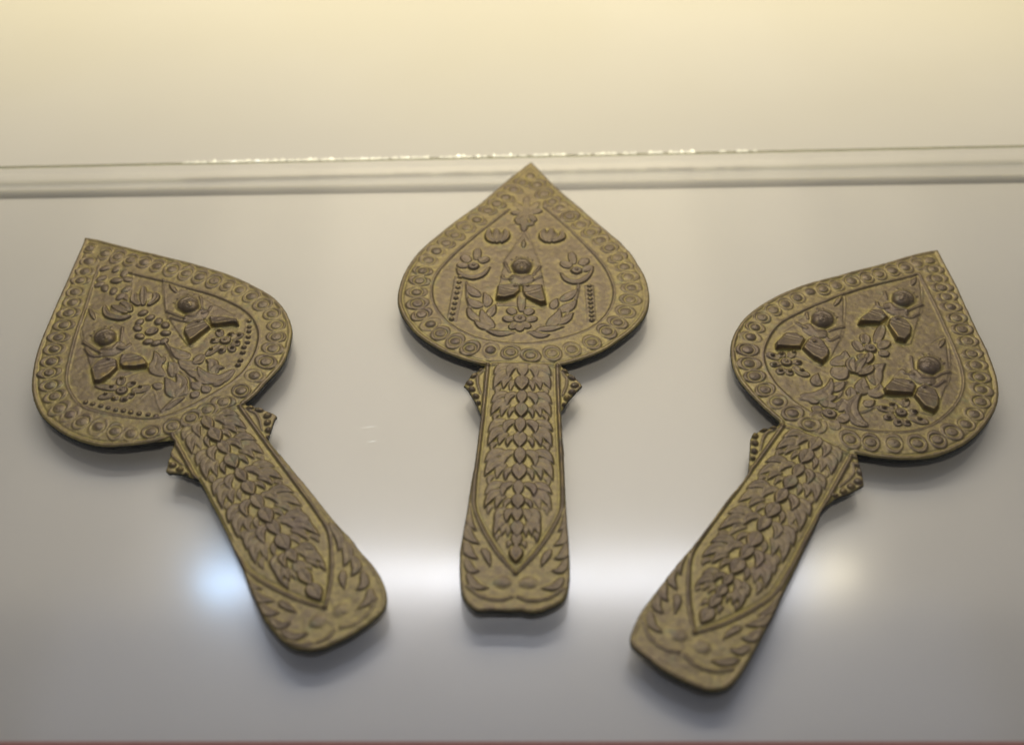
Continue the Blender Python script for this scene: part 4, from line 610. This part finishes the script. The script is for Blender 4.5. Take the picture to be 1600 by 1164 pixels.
   ('dome','figure1/head0',-1.4,86.38,0.95,0.38,0,0.4,0.7,'a'),('dome','figure1/torso0',-1.4,81.68,5.4,3.9,0,1.1,0.3,'m'),
   ('poly','figure1/torso0',[(-2.31,75.68),(-6.08,78.27),(-9.67,76.45),(-11.4,67.8),(-10.84,64.94),(-3.42,69.98)],1.35,0.7,(-7.96,77.56),(-6.48,68.5),2.8),
   ('poly','figure1/torso0',[(-1.51,75.19),(0.06,78.21),(4.38,78.01),(7.51,75.57),(8.97,70.64),(8.61,65.33),(5.3,64.63),(-0.69,70.76)],1.35,0.7,(2.07,78.51),(3.69,67.23),2.8),
   ('stroke','figure1/torso0',[(-1.7,76.07),(-1.64,71.63)],0.38,-0.4),('stroke','figure1/torso0',[(-4.15,74.56),(-8.03,74.17),(-10.74,74.17)],0.28,-0.22),
   ('stroke','figure1/torso0',[(-3.9,73.02),(-7.78,72.63),(-10.48,72.62)],0.28,-0.22),('stroke','figure1/torso0',[(6.72,74.71),(1.89,74.33),(-1.45,74.33)],0.28,-0.22),
   ('stroke','figure1/torso0',[(6.98,72.8),(2.17,72.41),(-1.17,72.41)],0.28,-0.22),('dome','figure1/torso0',-4.26,74.81,1.35,1.1,0,0.18,0.4,'a'),
   ('dome','figure1/torso0',-4.26,74.81,0.62,0.62,0,0.75,0.6,'a'),('dome','figure1/torso0',1.03,75.84,1.35,1.1,0,0.18,0.4,'a'),
   ('dome','figure1/torso0',1.03,75.84,0.62,0.62,0,0.75,0.6,'a'),
   ('stroke','figure1/torso0',[(-5.0,83.88),(-2.7,81.98),(-1.4,81.28),(-0.09999999999999987,81.98),(2.2,83.88)],0.35,0.35),
   ('stroke','figure1/sash0',[(2.71,83.2),(4.56,87.18),(6.53,90.49)],0.55,0.55),('stroke','figure1/sash1',[(3.62,80.01),(5.48,80.71),(7.16,84.3)],0.55,0.55),
   ('stroke','figure1/sash2',[(-9.41,89.46),(-6.92,85.89)],0.55,0.55),('stroke','figure1/sash3',[(-9.57,81.61),(-7.46,79.41),(-4.44,80.34)],0.55,0.55),
   ('leaf','flower1/petal0',[(-1.01,59.35),(-2.45,70.61)],2.18,0.85,'p',0.25,0.7),('leaf','flower1/petal1',[(-4.2,56.81),(-6.85,61.87)],2.3,0.85,'p',0.25,0.7),
   ('leaf','flower1/petal2',[(-4.09,52.1),(-8.72,56.06)],2.18,0.85,'p',0.25,0.7),('leaf','flower1/petal3',[(1.0,57.3),(2.95,63.36)],2.18,0.85,'p',0.25,0.7),
   ('leaf','flower1/petal4',[(2.05,54.65),(5.6,56.95)],2.05,0.85,'p',0.25,0.7),('leaf','flower1/petal5',[(-2.77,51.06),(-2.97,47.16)],1.92,0.85,'p',0.25,0.7),
   ('dome','flower1',-1.73,55.3,2.6,2.4699999999999998,0,1.1,0.3,'m'),('ring','flower1',-1.73,55.3,1.8719999999999999,1.7783999999999998,0,0.35,0.3),
   ('dome','flower1',-1.73,55.3,0.78,0.78,0,0.55,0.6,'a'),
   ('poly','figure2',[(20.98,77.73),(16.1,67.81),(12.57,54.19),(11.17,44.66),(11.47,34.02),(23.83,32.6),(31.52,34.11),(31.77,40.65),(30.46,51.67),(29.06,59.9)],0.28,0.5,None,None,None),
   ('stroke','figure2',[(30.46,51.67),(29.06,59.9),(20.98,77.73),(16.1,67.81),(12.57,54.19)],0.3,0.18),('leaf','figure2/crown0',[(20.9,70.28),(21.07,77.14)],1.15,1.3,'l',0,0.8),
   ('leaf','figure2/crown0',[(17.62,61.835),(16.024,64.114)],0.75,0.9,'l',0,0.9),('leaf','figure2/crown0',[(19.22,62.81),(18.384,65.77799999999999)],0.75,0.9,'l',0,0.9),
   ('leaf','figure2/crown0',[(22.740000000000002,62.81),(23.576,65.77799999999999)],0.75,0.9,'l',0,0.9),
   ('leaf','figure2/crown0',[(24.34,61.835),(25.936,64.114)],0.75,0.9,'l',0,0.9),('dome','figure2/crown0',20.98,59.71,5.3,5.6000000000000005,0,0.8,0.3,'m'),
   ('dome','figure2/head0',20.98,58.96,4.465,4.998,0,2.5,0.45,'m'),('dome','figure2/head0',20.98,57.11,3.854,4.018,0,3.2,0.48,'m'),
   ('stroke','figure2/head0',[(16.938000000000002,59.1),(18.63,60.864),(20.98,61.354),(23.330000000000002,60.864),(25.022,59.1)],0.32,0.42),
   ('stroke','figure2/head0',[(20.98,59.51),(20.98,57.71)],0.34,0.3),('dome','figure2/head0',20.98,57.66,0.75,0.5,0,0.3,0.8,'a'),
   ('stroke','figure2/head0',[(20.38,59.56),(19.28,59.91),(18.18,59.46)],0.3,0.36),('dome','figure2/head0',19.38,58.86,0.9,0.45,0,0.34,0.7,'a'),
   ('stroke','figure2/head0',[(20.18,58.51),(18.580000000000002,58.61)],0.2,-0.3),('stroke','figure2/head0',[(21.580000000000002,59.56),(22.68,59.91),(23.78,59.46)],0.3,0.36),
   ('dome','figure2/head0',22.580000000000002,58.86,0.9,0.45,0,0.34,0.7,'a'),('stroke','figure2/head0',[(21.78,58.51),(23.38,58.61)],0.2,-0.3),
   ('dome','figure2/head0',20.98,56.46,1.2,0.36,0,0.4,0.7,'a'),('stroke','figure2/head0',[(19.78,56.11),(22.18,56.11)],0.2,-0.36),
   ('dome','figure2/head0',20.98,55.71,0.95,0.38,0,0.4,0.7,'a'),('dome','figure2/torso0',20.98,51.01,5.4,3.9,0,1.1,0.3,'m'),
   ('poly','figure2/torso0',[(20.89,45.49),(18.25,47.41),(11.98,44.57),(10.9,36.63),(12.39,34.61),(16.25,36.52),(21.46,39.88)],1.35,0.7,(15.09,46.58),(16.47,36.95),2.8),
   ('poly','figure2/torso0',[(21.56,44.72),(22.69,47.86),(27.29,47.82),(30.24,44.37),(31.76,38.9),(31.4,35.47),(27.29,35.43),(21.95,39.6)],1.35,0.7,(24.9,48.08),(27.12,35.9),2.8),
   ('stroke','figure2/torso0',[(20.86,45.77),(21.22,40.02)],0.38,-0.4),('stroke','figure2/torso0',[(19.15,43.51),(14.93,42.92),(11.98,42.85)],0.28,-0.22),
   ('stroke','figure2/torso0',[(19.38,41.87),(15.17,41.28),(12.22,41.21)],0.28,-0.22),('stroke','figure2/torso0',[(30.14,44.69),(24.86,43.39),(21.21,42.85)],0.28,-0.22),
   ('stroke','figure2/torso0',[(30.51,42.62),(25.24,41.32),(21.6,40.77)],0.28,-0.22),('dome','figure2/torso0',18.27,45.3,1.35,1.1,0,0.18,0.4,'a'),
   ('dome','figure2/torso0',18.27,45.3,0.62,0.62,0,0.75,0.6,'a'),('dome','figure2/torso0',23.62,45.57,1.35,1.1,0,0.18,0.4,'a'),
   ('dome','figure2/torso0',23.62,45.57,0.62,0.62,0,0.75,0.6,'a'),
   ('stroke','figure2/torso0',[(17.38,53.21),(19.68,51.31),(20.98,50.61),(22.28,51.31),(24.580000000000002,53.21)],0.35,0.35),
   ('stroke','figure2/sash0',[(25.0,53.59),(26.61,57.08),(28.78,59.84)],0.55,0.55),('stroke','figure2/sash1',[(24.86,49.26),(26.98,49.72),(28.72,53.87)],0.55,0.55),
   ('stroke','figure2/sash2',[(13.41,59.73),(16.4,53.56)],0.55,0.55),('stroke','figure2/sash3',[(13.34,50.65),(14.99,49.88),(17.49,50.45)],0.55,0.55),
   ('leaf','flower2/petal0',[(18.46,28.84),(12.11,27.07)],1.92,0.65,'p',0.25,0.7),('leaf','flower2/petal1',[(23.67,29.03),(31.54,29.99)],2.05,0.65,'p',0.25,0.7),
   ('leaf','flower2/petal2',[(18.62,30.4),(15.76,32.36)],1.66,0.65,'p',0.25,0.7),('leaf','flower2/petal3',[(20.69,32.91),(20.08,37.51)],1.79,0.65,'p',0.25,0.7),
   ('leaf','flower2/petal4',[(22.97,30.89),(25.82,33.31)],1.66,0.65,'p',0.25,0.7),('leaf','flower2/petal5',[(19.57,26.96),(16.48,23.24)],1.92,0.65,'p',0.25,0.7),
   ('leaf','flower2/petal6',[(21.31,26.36),(22.11,22.31)],1.92,0.65,'p',0.25,0.7),('leaf','flower2/petal7',[(22.66,27.23),(25.71,24.63)],1.79,0.65,'p',0.25,0.7),
   ('dome','flower2',20.85,29.52,2.35,2.2325,0,1.1,0.3,'m'),('ring','flower2',20.85,29.52,1.692,1.6074,0,0.35,0.3),('dome','flower2',20.85,29.52,0.705,0.705,0,0.55,0.6,'a'),
   ('dome','flower2/stud0',20.31,36.59,0.9,0.9,0,1.75,0.6,'m'),('dome','flower2/stud1',16.56,31.58,0.9,0.9,0,1.75,0.6,'m'),
   ('dome','flower2/stud2',24.91,32.73,0.9,0.9,0,1.75,0.6,'m'),('dome','flower2/stud3',14.58,28.26,0.9,0.9,0,1.75,0.6,'m'),
   ('dome','flower2/stud4',17.96,24.48,0.9,0.9,0,1.75,0.6,'m'),('dome','flower2/stud5',21.86,24.42,0.9,0.9,0,1.75,0.6,'m'),
   ('dome','flower2/stud6',24.72,26.27,0.9,0.9,0,1.75,0.6,'m'),('dome','flower2/stud7',27.84,30.12,0.9,0.9,0,1.75,0.6,'m'),('dome','bud0',-0.81,43.59,3.6,3.4,0,1.2,0.35,'m'),
   ('leaf','bud0/petal0',[(-2.07,39.09),(-4.9,42.34),(-5.24,46.79)],2.05,1.7,'p',0.25,0.8),('leaf','bud0/petal1',[(-0.45,39.45),(2.07,42.68),(2.64,46.75)],2.05,1.7,'p',0.25,0.8),
   ('leaf','bud0/petal2',[(-0.27,46.26),(-0.2,50.52),(-1.58,52.46)],2.05,1.7,'p',0.25,0.8),('leaf','bud0/petal3',[(-1.34,39.1),(-1.84,44.31),(-1.2,48.94)],2.05,1.7,'p',0.25,0.8),
   ('stroke','spray0',[(-13.88,15.68),(-7.55,18.0),(-2.12,23.72),(-2.6,33.26)],0.55,0.4),('leaf','spray0/leaf0',[(-11.54,38.98),(-8.24,43.92),(-9.55,49.21)],3.07,1.15,'l',0,0.45),
   ('leaf','spray0/leaf1',[(-8.61,33.48),(-6.42,36.73),(-5.45,40.82)],4.1,1.15,'l',0,0.45),('leaf','spray0/leaf2',[(-6.36,25.43),(-4.26,29.48),(-2.99,33.47)],2.69,1.15,'l',0,0.45),
   ('leaf','spray0/leaf3',[(-6.86,19.77),(-4.26,21.89),(-2.33,24.91)],2.05,1.15,'l',0,0.45),
   ('leaf','spray0/leaf4',[(-14.49,17.05),(-8.6,20.41),(-6.66,26.13),(-8.45,33.12)],2.94,1.15,'l',0,0.45),
   ('leaf','spray0/leaf5',[(-9.95,26.25),(-12.65,27.68),(-13.65,32.06)],2.56,1.15,'l',0,0.45),
   ('leaf','spray0/leaf6',[(-11.74,17.5),(-8.55,16.91),(-6.64,18.59)],1.54,1.15,'l',0,0.45),('stroke','spray1',[(1.5,23.41),(1.76,29.79),(7.13,20.93),(11.76,27.19)],0.55,0.4),
   ('leaf','spray1/leaf0',[(7.84,37.76),(4.64,44.34),(6.37,51.49)],3.46,1.15,'l',0,0.45),('leaf','spray1/leaf1',[(6.96,32.7),(3.66,33.7),(2.09,39.71)],3.33,1.15,'l',0,0.45),
   ('leaf','spray1/leaf2',[(7.16,31.49),(9.81,34.99),(8.43,39.94)],2.82,1.15,'l',0,0.45),
   ('leaf','spray1/leaf3',[(13.2,16.49),(8.44,17.04),(4.52,20.99),(3.89,26.72),(5.13,31.51)],2.94,1.15,'l',0,0.45),
   ('leaf','spray1/leaf4',[(7.54,25.56),(9.08,27.43),(10.32,30.44)],2.3,1.15,'l',0,0.45),('leaf','spray1/leaf5',[(1.91,21.04),(-0.52,24.75)],2.05,1.15,'l',0,0.45),
   ('leaf','spray1/leaf6',[(2.46,26.68),(-0.33,32.02)],2.43,1.15,'l',0,0.45),('leaf','spray1/leaf7',[(6.19,15.58),(9.94,15.45),(13.63,16.13)],1.54,1.15,'l',0,0.45),
   ('leaf','flower3/petal0',[(-3.62,12.26),(-6.65,8.57)],2.56,0.9,'p',0.25,0.7),('leaf','flower3/petal1',[(-2.23,9.71),(-1.22,2.73)],2.82,0.9,'p',0.25,0.7),
   ('leaf','flower3/petal2',[(0.55,11.94),(4.18,8.11)],2.56,0.9,'p',0.25,0.7),('leaf','flower3/petal3',[(1.73,15.28),(5.9,14.54)],2.94,0.9,'p',0.25,0.7),
   ('leaf','flower3/petal4',[(0.5,17.51),(0.58,22.82)],2.56,0.9,'p',0.25,0.7),('leaf','flower3/petal5',[(-3.04,16.97),(-4.13,20.21)],3.33,0.9,'p',0.25,0.7),
   ('leaf','flower3/petal6',[(-4.56,15.11),(-7.89,12.74)],2.3,0.9,'p',0.25,0.7),('dome','flower3',-1.46,14.3,3.0,2.6,0,1.1,0.3,'m'),
   ('ring','flower3',-1.46,14.3,2.16,1.8719999999999999,0,0.35,0.3),('dome','flower3',-1.46,14.3,0.8999999999999999,0.8999999999999999,0,0.55,0.6,'a'),
   ('stroke','blade0',[(7.22,12.41),(14.24,14.62)],0.35,0.35),
  ],
  polish=[(-26.13,37.16,0.9),(-25.08,55.66,0.8),(20.31,36.59,1.0)],
 ),
]
# ------------------------------------------------------------------ handle ornament, shared by the three castings
PANEL = [(13.4,0),(14.3,-27),(15.0,-45),(15.6,-62),(14.6,-73),(7.6,-88),(0,-98)]
def panel_half(y): return float(np.interp(-y, [-p[1] for p in PANEL], [p[0] for p in PANEL]))
TIPS = [-7.3,-14.3,-21.8,-28.5,-36.3,-43.3,-51.0,-58.4,-64.9,-71.1,-77.4,-83.1,-88.5,-94.2]
def handle_relief(F, rs):
    j = lambda a: float(rs.normal(0, a)); n = [0]
    def nm():
        n[0] += 1; return 'handle0/leaf%d' % (n[0]-1)
    for k in range(0, 14, 2):
        a, b_ = TIPS[k]+j(.35), TIPS[k+1]+j(.35)
        sc = np.clip((a-b_)/7.0, .76, 1.0); q = np.clip((panel_half(b_+1.5)-1.2)/12.8, .12, 1.15)
        hv = lambda: 1+.18*j(1)
        for s in (-1, 1):
            if q > .40:
                F.leaf(nm(), [(s*4.6*q, a+6.6*sc+j(.2)), (s*8.4*q, a+5.6*sc), (s*11.5*q, a+1.0*sc+j(.4))], 2.35*sc, 1.0*hv(), 'l', 0, .45)
                F.leaf(nm(), [(s*4.8*q, a+2.8*sc+j(.2)), (s*8.6*q, a+.6*sc), (s*11.2*q, b_+.6*sc+j(.4))], 2.5*sc, 1.1*hv(), 'l', 0, .45)
                F.leaf(nm(), [(s*4.0*q, a+.6*sc), (s*6.4*q, a-1.8*sc), (s*7.3*q, b_+.3*sc+j(.3))], 1.85*sc, 1.05*hv(), 'l', 0, .45)
            if q > .33:
                F.leaf(nm(), [(s*1.8*q, a+7.4*sc), (s*4.8*q, a+4.8*sc), (s*5.3*q, a-.8*sc+j(.3))], 2.05*sc, 1.2*hv(), 'l', 0, .45)
                F.leaf(nm(), [(s*1.6*q, b_+6.6*sc), (s*3.9*q, b_+4.0*sc), (s*4.4*q, b_-.2*sc+j(.2))], 1.45*sc, 1.0*hv(), 'l', 0, .45)
                if q > .7: F.leaf(nm(), [(s*7.6*q, b_+3.2*sc), (s*9.4*q, b_+1.0*sc), (s*9.6*q, b_-2.4*sc+j(.3))], 1.35*sc, .85*hv(), 'l', 0, .5)
            elif q > .2:
                F.leaf(nm(), [(s*2.2, a+4.6*sc), (s*3.2, a)], 1.3, .9, 'd', 0, .5)
        F.leaf(nm(), [(j(.12), a+8.8*sc), (j(.12), a)], 2.5*sc, 1.3*hv(), 'l', .25, .6)
        F.leaf(nm(), [(j(.12), b_+8.6*sc), (j(.12), b_)], 3.0*sc, 1.5*hv(), 'l', .25, .6)
    for s in (-1, 1):        # lobes in the two corners below the pointed panel
        for ax, w in (([(-17.6,-68),(-17.0,-76),(-13.6,-81)],1.9), ([(-17.8,-77),(-16.6,-83),(-12.0,-87)],2.2), ([(-17.6,-85),(-16.0,-90),(-12.6,-92)],2.0),
                      ([(-17.2,-92),(-15.2,-96.5),(-11.6,-97)],1.8), ([(-11.8,-88),(-10.2,-91),(-8.4,-96)],1.6), ([(-16.4,-98.5),(-13.2,-103),(-8.0,-104)],1.8)):
            F.leaf(nm(), [(-s*x+j(.2), y+j(.3)) for x, y in ax], w, .85, 'l', 0, .6)
        F.stroke('handle0/scroll%d' % (0 if s < 0 else 1), [(s*16.0,-103.5),(s*11.0,-107.5),(s*5.0,-108.6),(s*1.0,-107.2)], .6, .45)
        F.dome('handle0/boss%d' % (0 if s < 0 else 1), s*4.2, -101.5, 3.2, 2.6, 0, .45, .8, 'a')
    for s in (-1, 1):
        P = [(s*x, y) for x, y in PANEL]
        F.stroke('handle0/border_line0', P, .6, .6)
        F.stroke(None, [(x-s*1.15 if abs(x) > 1 else x, y+(1.3 if y < -80 else 0)) for x, y in P], .45, -.28)
def ear_relief(F, side, rs):
    s = -1 if side == 0 else 1; e = 'ear%d' % side
    F.stroke(e+'/volute0', [(s*14.9,-3.2),(s*17.0,-6.4),(s*17.0,-10.5),(s*15.6,-15.5)], .5, .55)
    for k, (x, y, rx, ry, a) in enumerate(((16.6,-3.2,1.5,1.0,-20),(19.0,-6.2,1.7,1.25,-35),(20.3,-10.3,1.5,1.3,30),(18.9,-13.6,1.4,1.2,50),(17.3,-17.2,1.35,1.1,60),(16.0,-20.6,1.0,.9,60))):
        F.dome(e+'/bead%d' % k, s*x+rs.normal(0,.15), y+rs.normal(0,.15), rx, ry, s*a, 0.8, .45, 'm')
        F.dome(e+'/bead%d' % k, s*x, y, .5, .5, 0, .3, .6, 'a')
# ------------------------------------------------------------------ one casting
def build(D, name, label, seed):
    rs = np.random.default_rng(seed)
    O = np.array(D['outline']); c = D['segs']
    parts = [O[c[0]:c[1]], O[c[1]:c[2]], O[c[2]:c[5]], O[c[5]:c[6]], np.vstack([O[c[6]:c[7]], O[:1]])]
    P = []
    for i, p in enumerate(parts):
        q = chaikin(p, 3 if i in (0, 2, 4) else 1)
        P.append(q if i == 4 else q)
    P = np.vstack(P); k = np.r_[True, np.hypot(*np.diff(P, axis=0).T) > .05]; P = P[k]
    P = resample(P, .55, True)
    P = P+rs.normal(0, .035, P.shape)                           # hand-filed edge
    xs = np.arange(P[:,0].min()-1, P[:,0].max()+1, CELL); ys = np.arange(P[:,1].min()-1, P[:,1].max()+1, CELL)
    F = Relief(xs, ys); X, Y, H = F.X, F.Y, F.H
    # inside mask by scanline, signed distance in a band along the outline
    INS = np.zeros(X.shape, bool); A = P; B = np.roll(P, -1, 0)
    for r_, y in enumerate(ys):
        k = (A[:,1] > y) != (B[:,1] > y)
        xc = np.sort(A[k,0]+(y-A[k,1])*(B[k,0]-A[k,0])/(B[k,1]-A[k,1]))
        for q in range(0, len(xc)-1, 2): INS[r_] |= (xs > xc[q]) & (xs < xc[q+1])
    band = np.zeros(X.shape, bool); rr = int(3.2/CELL)
    ci = np.clip(((P[:,0]-xs[0])/CELL).round().astype(int), 0, len(xs)-1); cj = np.clip(((P[:,1]-ys[0])/CELL).round().astype(int), 0, len(ys)-1)
    for a, b_ in zip(ci, cj): band[max(0,b_-rr):b_+rr+1, max(0,a-rr):a+rr+1] = True
    dist = np.full(X.shape, 9.0); NX = X.copy(); NY = Y.copy()
    bx, by = X[band], Y[band]
    d_, x_, y_, _ = segdist(bx, by, P, True); dist[band] = d_; NX[band] = x_; NY[band] = y_
    dist = np.where(INS, dist, 0)
    # base labels: blade, handle, ears
    F.id('blade0'); hd = F.id('handle0'); e0 = F.id('ear0'); e1 = F.id('ear1')
    half = np.interp(-Y, [0, 27, 62, 120], [14.4, 15.0, 17.6, 40])
    low = Y < -.6+.0022*X*X*0
    F.L[low] = hd; F.L[low & (Y > -30) & (X < -half)] = e0; F.L[low & (Y > -30) & (X > half)] = e1
    # levels
    H += np.where(low, .0, .25)
    H -= np.where(low & (np.abs(X) > half) & (Y > -30), .45, 0)
    inn = chaikin(D['inner'], 2)
    kf = inside(X, Y, np.vstack([inn, inn[:1]])); field = blur(kf.astype(float), 1.6); H -= .5*field
    F.stroke(None, resample(inn, 3.0), .75, -.12)
    w = slice(None)
    di, _, _, _ = segdist(X[kf | (field > .001)], Y[kf | (field > .001)], resample(inn, 1.2))
    rid = np.zeros_like(X); rid[kf | (field > .001)] = .62*np.exp(-(di/.55)**2); H += rid; F.L[(rid > .25) & ~low] = F.id('blade0/inner_line0')
    leafy = ~low
    H += np.where(leafy, .28*np.exp(-((dist-.9)/.55)**2)-.30*np.exp(-((dist-2.1)/.45)**2), 0)
    H += np.where(low & (np.abs(X) <= half), .22*np.exp(-((dist-.9)/.5)**2), 0)
    F.stroke('handle0/top_line0', [(-13.6,-.9),(-6,-.2),(0,.1),(6,-.2),(13.6,-.9)], .5, .45)
    F.stroke(None, [(-14.2,.7),(0,1.4),(14.2,.7)], .5, -.35)
    H0 = H.copy(); field_k = field.copy()                        # levels of the bare grounds
    # studded border
    Bs = np.array(D['boss']); nb = len(Bs)
    for i, (bx, by) in enumerate(Bs):
        if by < 2: by = 2.4
        d_, ox, oy, _ = segdist(np.array([bx]), np.array([by]), P, True)
        ang = math.degrees(math.atan2(oy[0]-by, ox[0]-bx))
        sp = min(np.hypot(*(Bs[(i+1) % nb]-Bs[i])), np.hypot(*(Bs[i-1]-Bs[i])), 7.2)
        al = sp*.49; ac = min(4.9, max(3.0, d_[0]-1.5)); nm = 'blade0/boss%d' % i
        if by > 118: ac = 2.6
        ang += rs.normal(0, 6); base = .25; hk = rs.choice([rs.uniform(.25, .6), rs.uniform(.7, 1.1)], p=[.1, .9]); al *= rs.uniform(.92, 1.08); ac *= rs.uniform(.9, 1.04)
        F.dome(nm, bx, by, ac, al*1.02, ang, .62*hk, .26, 'm', base)
        F.ring(nm, bx, by, ac*.88, al*.84, ang, .28, .12)
        r = min(2.15, al*.72)*rs.uniform(.92, 1.06)
        F.ring(None, bx, by, r+.35, r+.3, 0, .42, -.6*hk)
        F.dome(nm, bx+rs.normal(0,.1), by+rs.normal(0,.1), r, r*.95, ang, .85*rs.uniform(.7,1.1), .5, 'm', base)
        F.dome(nm, bx+rs.normal(0,.3), by+rs.normal(0,.3), .5, .5, 0, .25, .8, 'a')
    # reliefs in the blade's field
    fb = -.25
    for p in D['prims']:
        kd, part, a = p[0], p[1], p[2:]
        if part == 'blade0': part = None
        getattr(F, kd)(part, *a, base=fb)
    handle_relief(F, rs); ear_relief(F, 0, rs); ear_relief(F, 1, rs)
    # cast skin: soft edges, slight unevenness, rounded rim
    H[:] = blur(H, .65)
    wr = blur(rs.normal(0, 1, H.shape), 9/CELL); wr = np.clip(.86+.17*wr/wr.std(), .45, 1.08); H *= wr      # uneven wear
    def smooth_noise(s, a):
        q = blur(rs.normal(0, 1, H.shape), s); return a*q/q.std()
    H += smooth_noise(2.2, .028)+smooth_noise(9, .05)+smooth_noise(40, .10)
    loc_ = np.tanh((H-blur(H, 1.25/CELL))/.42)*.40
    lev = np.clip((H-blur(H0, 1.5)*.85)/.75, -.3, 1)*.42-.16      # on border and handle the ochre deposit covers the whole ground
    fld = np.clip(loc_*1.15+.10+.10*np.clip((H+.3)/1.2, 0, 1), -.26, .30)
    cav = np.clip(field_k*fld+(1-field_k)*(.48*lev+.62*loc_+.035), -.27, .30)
    re = .55; q = np.clip(re-dist, 0, re); H -= re-np.sqrt(re*re-q*q*.92)
    Z = TH+H
    pol = np.zeros_like(H)
    for x, y, r in D['polish']:
        g = np.hypot(X-x, Y-y)/r; pol = np.maximum(pol, np.clip(1.2-g, 0, .75)*(cav > .1))
    pol = blur(pol, 1.6)*.62
    cvx = np.clip((H-blur(H, .6/CELL)-.09)/.26, 0, 1); nz_ = blur(rs.normal(0, 1, H.shape), 5); pol = np.maximum(pol, cvx*np.clip(.16+.14*nz_/nz_.std(), 0, .42))   # rubbed edges
    gy, gx = np.gradient(Z, CELL); nz = np.ones_like(gx); ln = np.sqrt(gx*gx+gy*gy+1)
    NR = np.stack([-gx/ln, -gy/ln, nz/ln], -1)
    VX = np.where(INS, X, NX); VY = np.where(INS, Y, NY)
    V = np.stack([VX, VY, Z], -1).reshape(-1, 3); NR = NR.reshape(-1, 3); cv = cav.ravel(); pl = pol.ravel()
    ny, nx = X.shape; idx = np.arange(ny*nx).reshape(ny, nx)
    Q = np.stack([idx[:-1,:-1], idx[:-1,1:], idx[1:,1:], idx[1:,:-1]], -1)
    ok = INS[:-1,:-1]|INS[:-1,1:]|INS[1:,1:]|INS[1:,:-1]
    lab = F.L[:-1,:-1]
    Q = Q[ok]; lab = lab[ok]
    order = np.argsort(lab, kind='stable'); Q = Q[order]; lab = lab[order]
    ids, st = np.unique(lab, return_index=True); st = np.r_[st, len(lab)]
    px, py, th = D['pose']
    root = bpy.data.objects.new(name, None); S.collection.objects.link(root); root.empty_display_size = .02
    root.location = (px*MMU, py*MMU, .0002); root.rotation_euler = (0, 0, th)
    root['label'] = label; root['category'] = 'paddle'; root['group'] = 'cast bronze paddles on the glass'
    strip = lambda s: s.rstrip('0123456789')
    objs = {}
    meshes = {}
    for i, lb in enumerate(ids):
        q = Q[st[i]:st[i+1]]
        if len(q) < 6: continue
        u, inv = np.unique(q, return_inverse=True)
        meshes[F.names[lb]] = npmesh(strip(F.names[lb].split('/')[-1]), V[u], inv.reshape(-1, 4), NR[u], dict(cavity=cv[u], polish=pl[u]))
    for full in sorted(meshes, key=lambda s: s.count('/')):
        top = full.split('/')[0]
        if '/' in full and top not in objs:
            e = bpy.data.objects.new(strip(top), None); S.collection.objects.link(e); e.parent = root; objs[top] = e
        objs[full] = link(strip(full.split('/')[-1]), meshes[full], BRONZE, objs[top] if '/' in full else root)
    # dark side of the plate and its underside
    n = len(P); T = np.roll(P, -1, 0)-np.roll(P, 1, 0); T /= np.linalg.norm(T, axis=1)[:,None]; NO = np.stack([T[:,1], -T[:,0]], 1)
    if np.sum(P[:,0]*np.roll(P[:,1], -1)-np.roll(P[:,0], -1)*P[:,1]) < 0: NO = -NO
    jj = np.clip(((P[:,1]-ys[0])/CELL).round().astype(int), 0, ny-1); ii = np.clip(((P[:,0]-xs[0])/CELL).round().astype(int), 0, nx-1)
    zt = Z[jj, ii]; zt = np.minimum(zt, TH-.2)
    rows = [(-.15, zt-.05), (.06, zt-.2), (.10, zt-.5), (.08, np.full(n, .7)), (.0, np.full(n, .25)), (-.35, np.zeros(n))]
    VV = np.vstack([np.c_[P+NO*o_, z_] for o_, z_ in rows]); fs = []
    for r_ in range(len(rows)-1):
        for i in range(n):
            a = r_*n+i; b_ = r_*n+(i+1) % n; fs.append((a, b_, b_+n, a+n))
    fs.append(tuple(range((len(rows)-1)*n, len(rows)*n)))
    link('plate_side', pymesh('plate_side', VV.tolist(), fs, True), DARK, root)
    return root
LABELS = ('leaf-shaped bronze paddle with two relief figures, on the glass at the left',
          'leaf-shaped bronze paddle with a single relief figure, its tip at the glass edge',
          'leaf-shaped bronze paddle with three relief figures, on the glass at the right')
for i, D in enumerate(DATA): build(D, 'bronze_paddle', LABELS[i], 11+i)
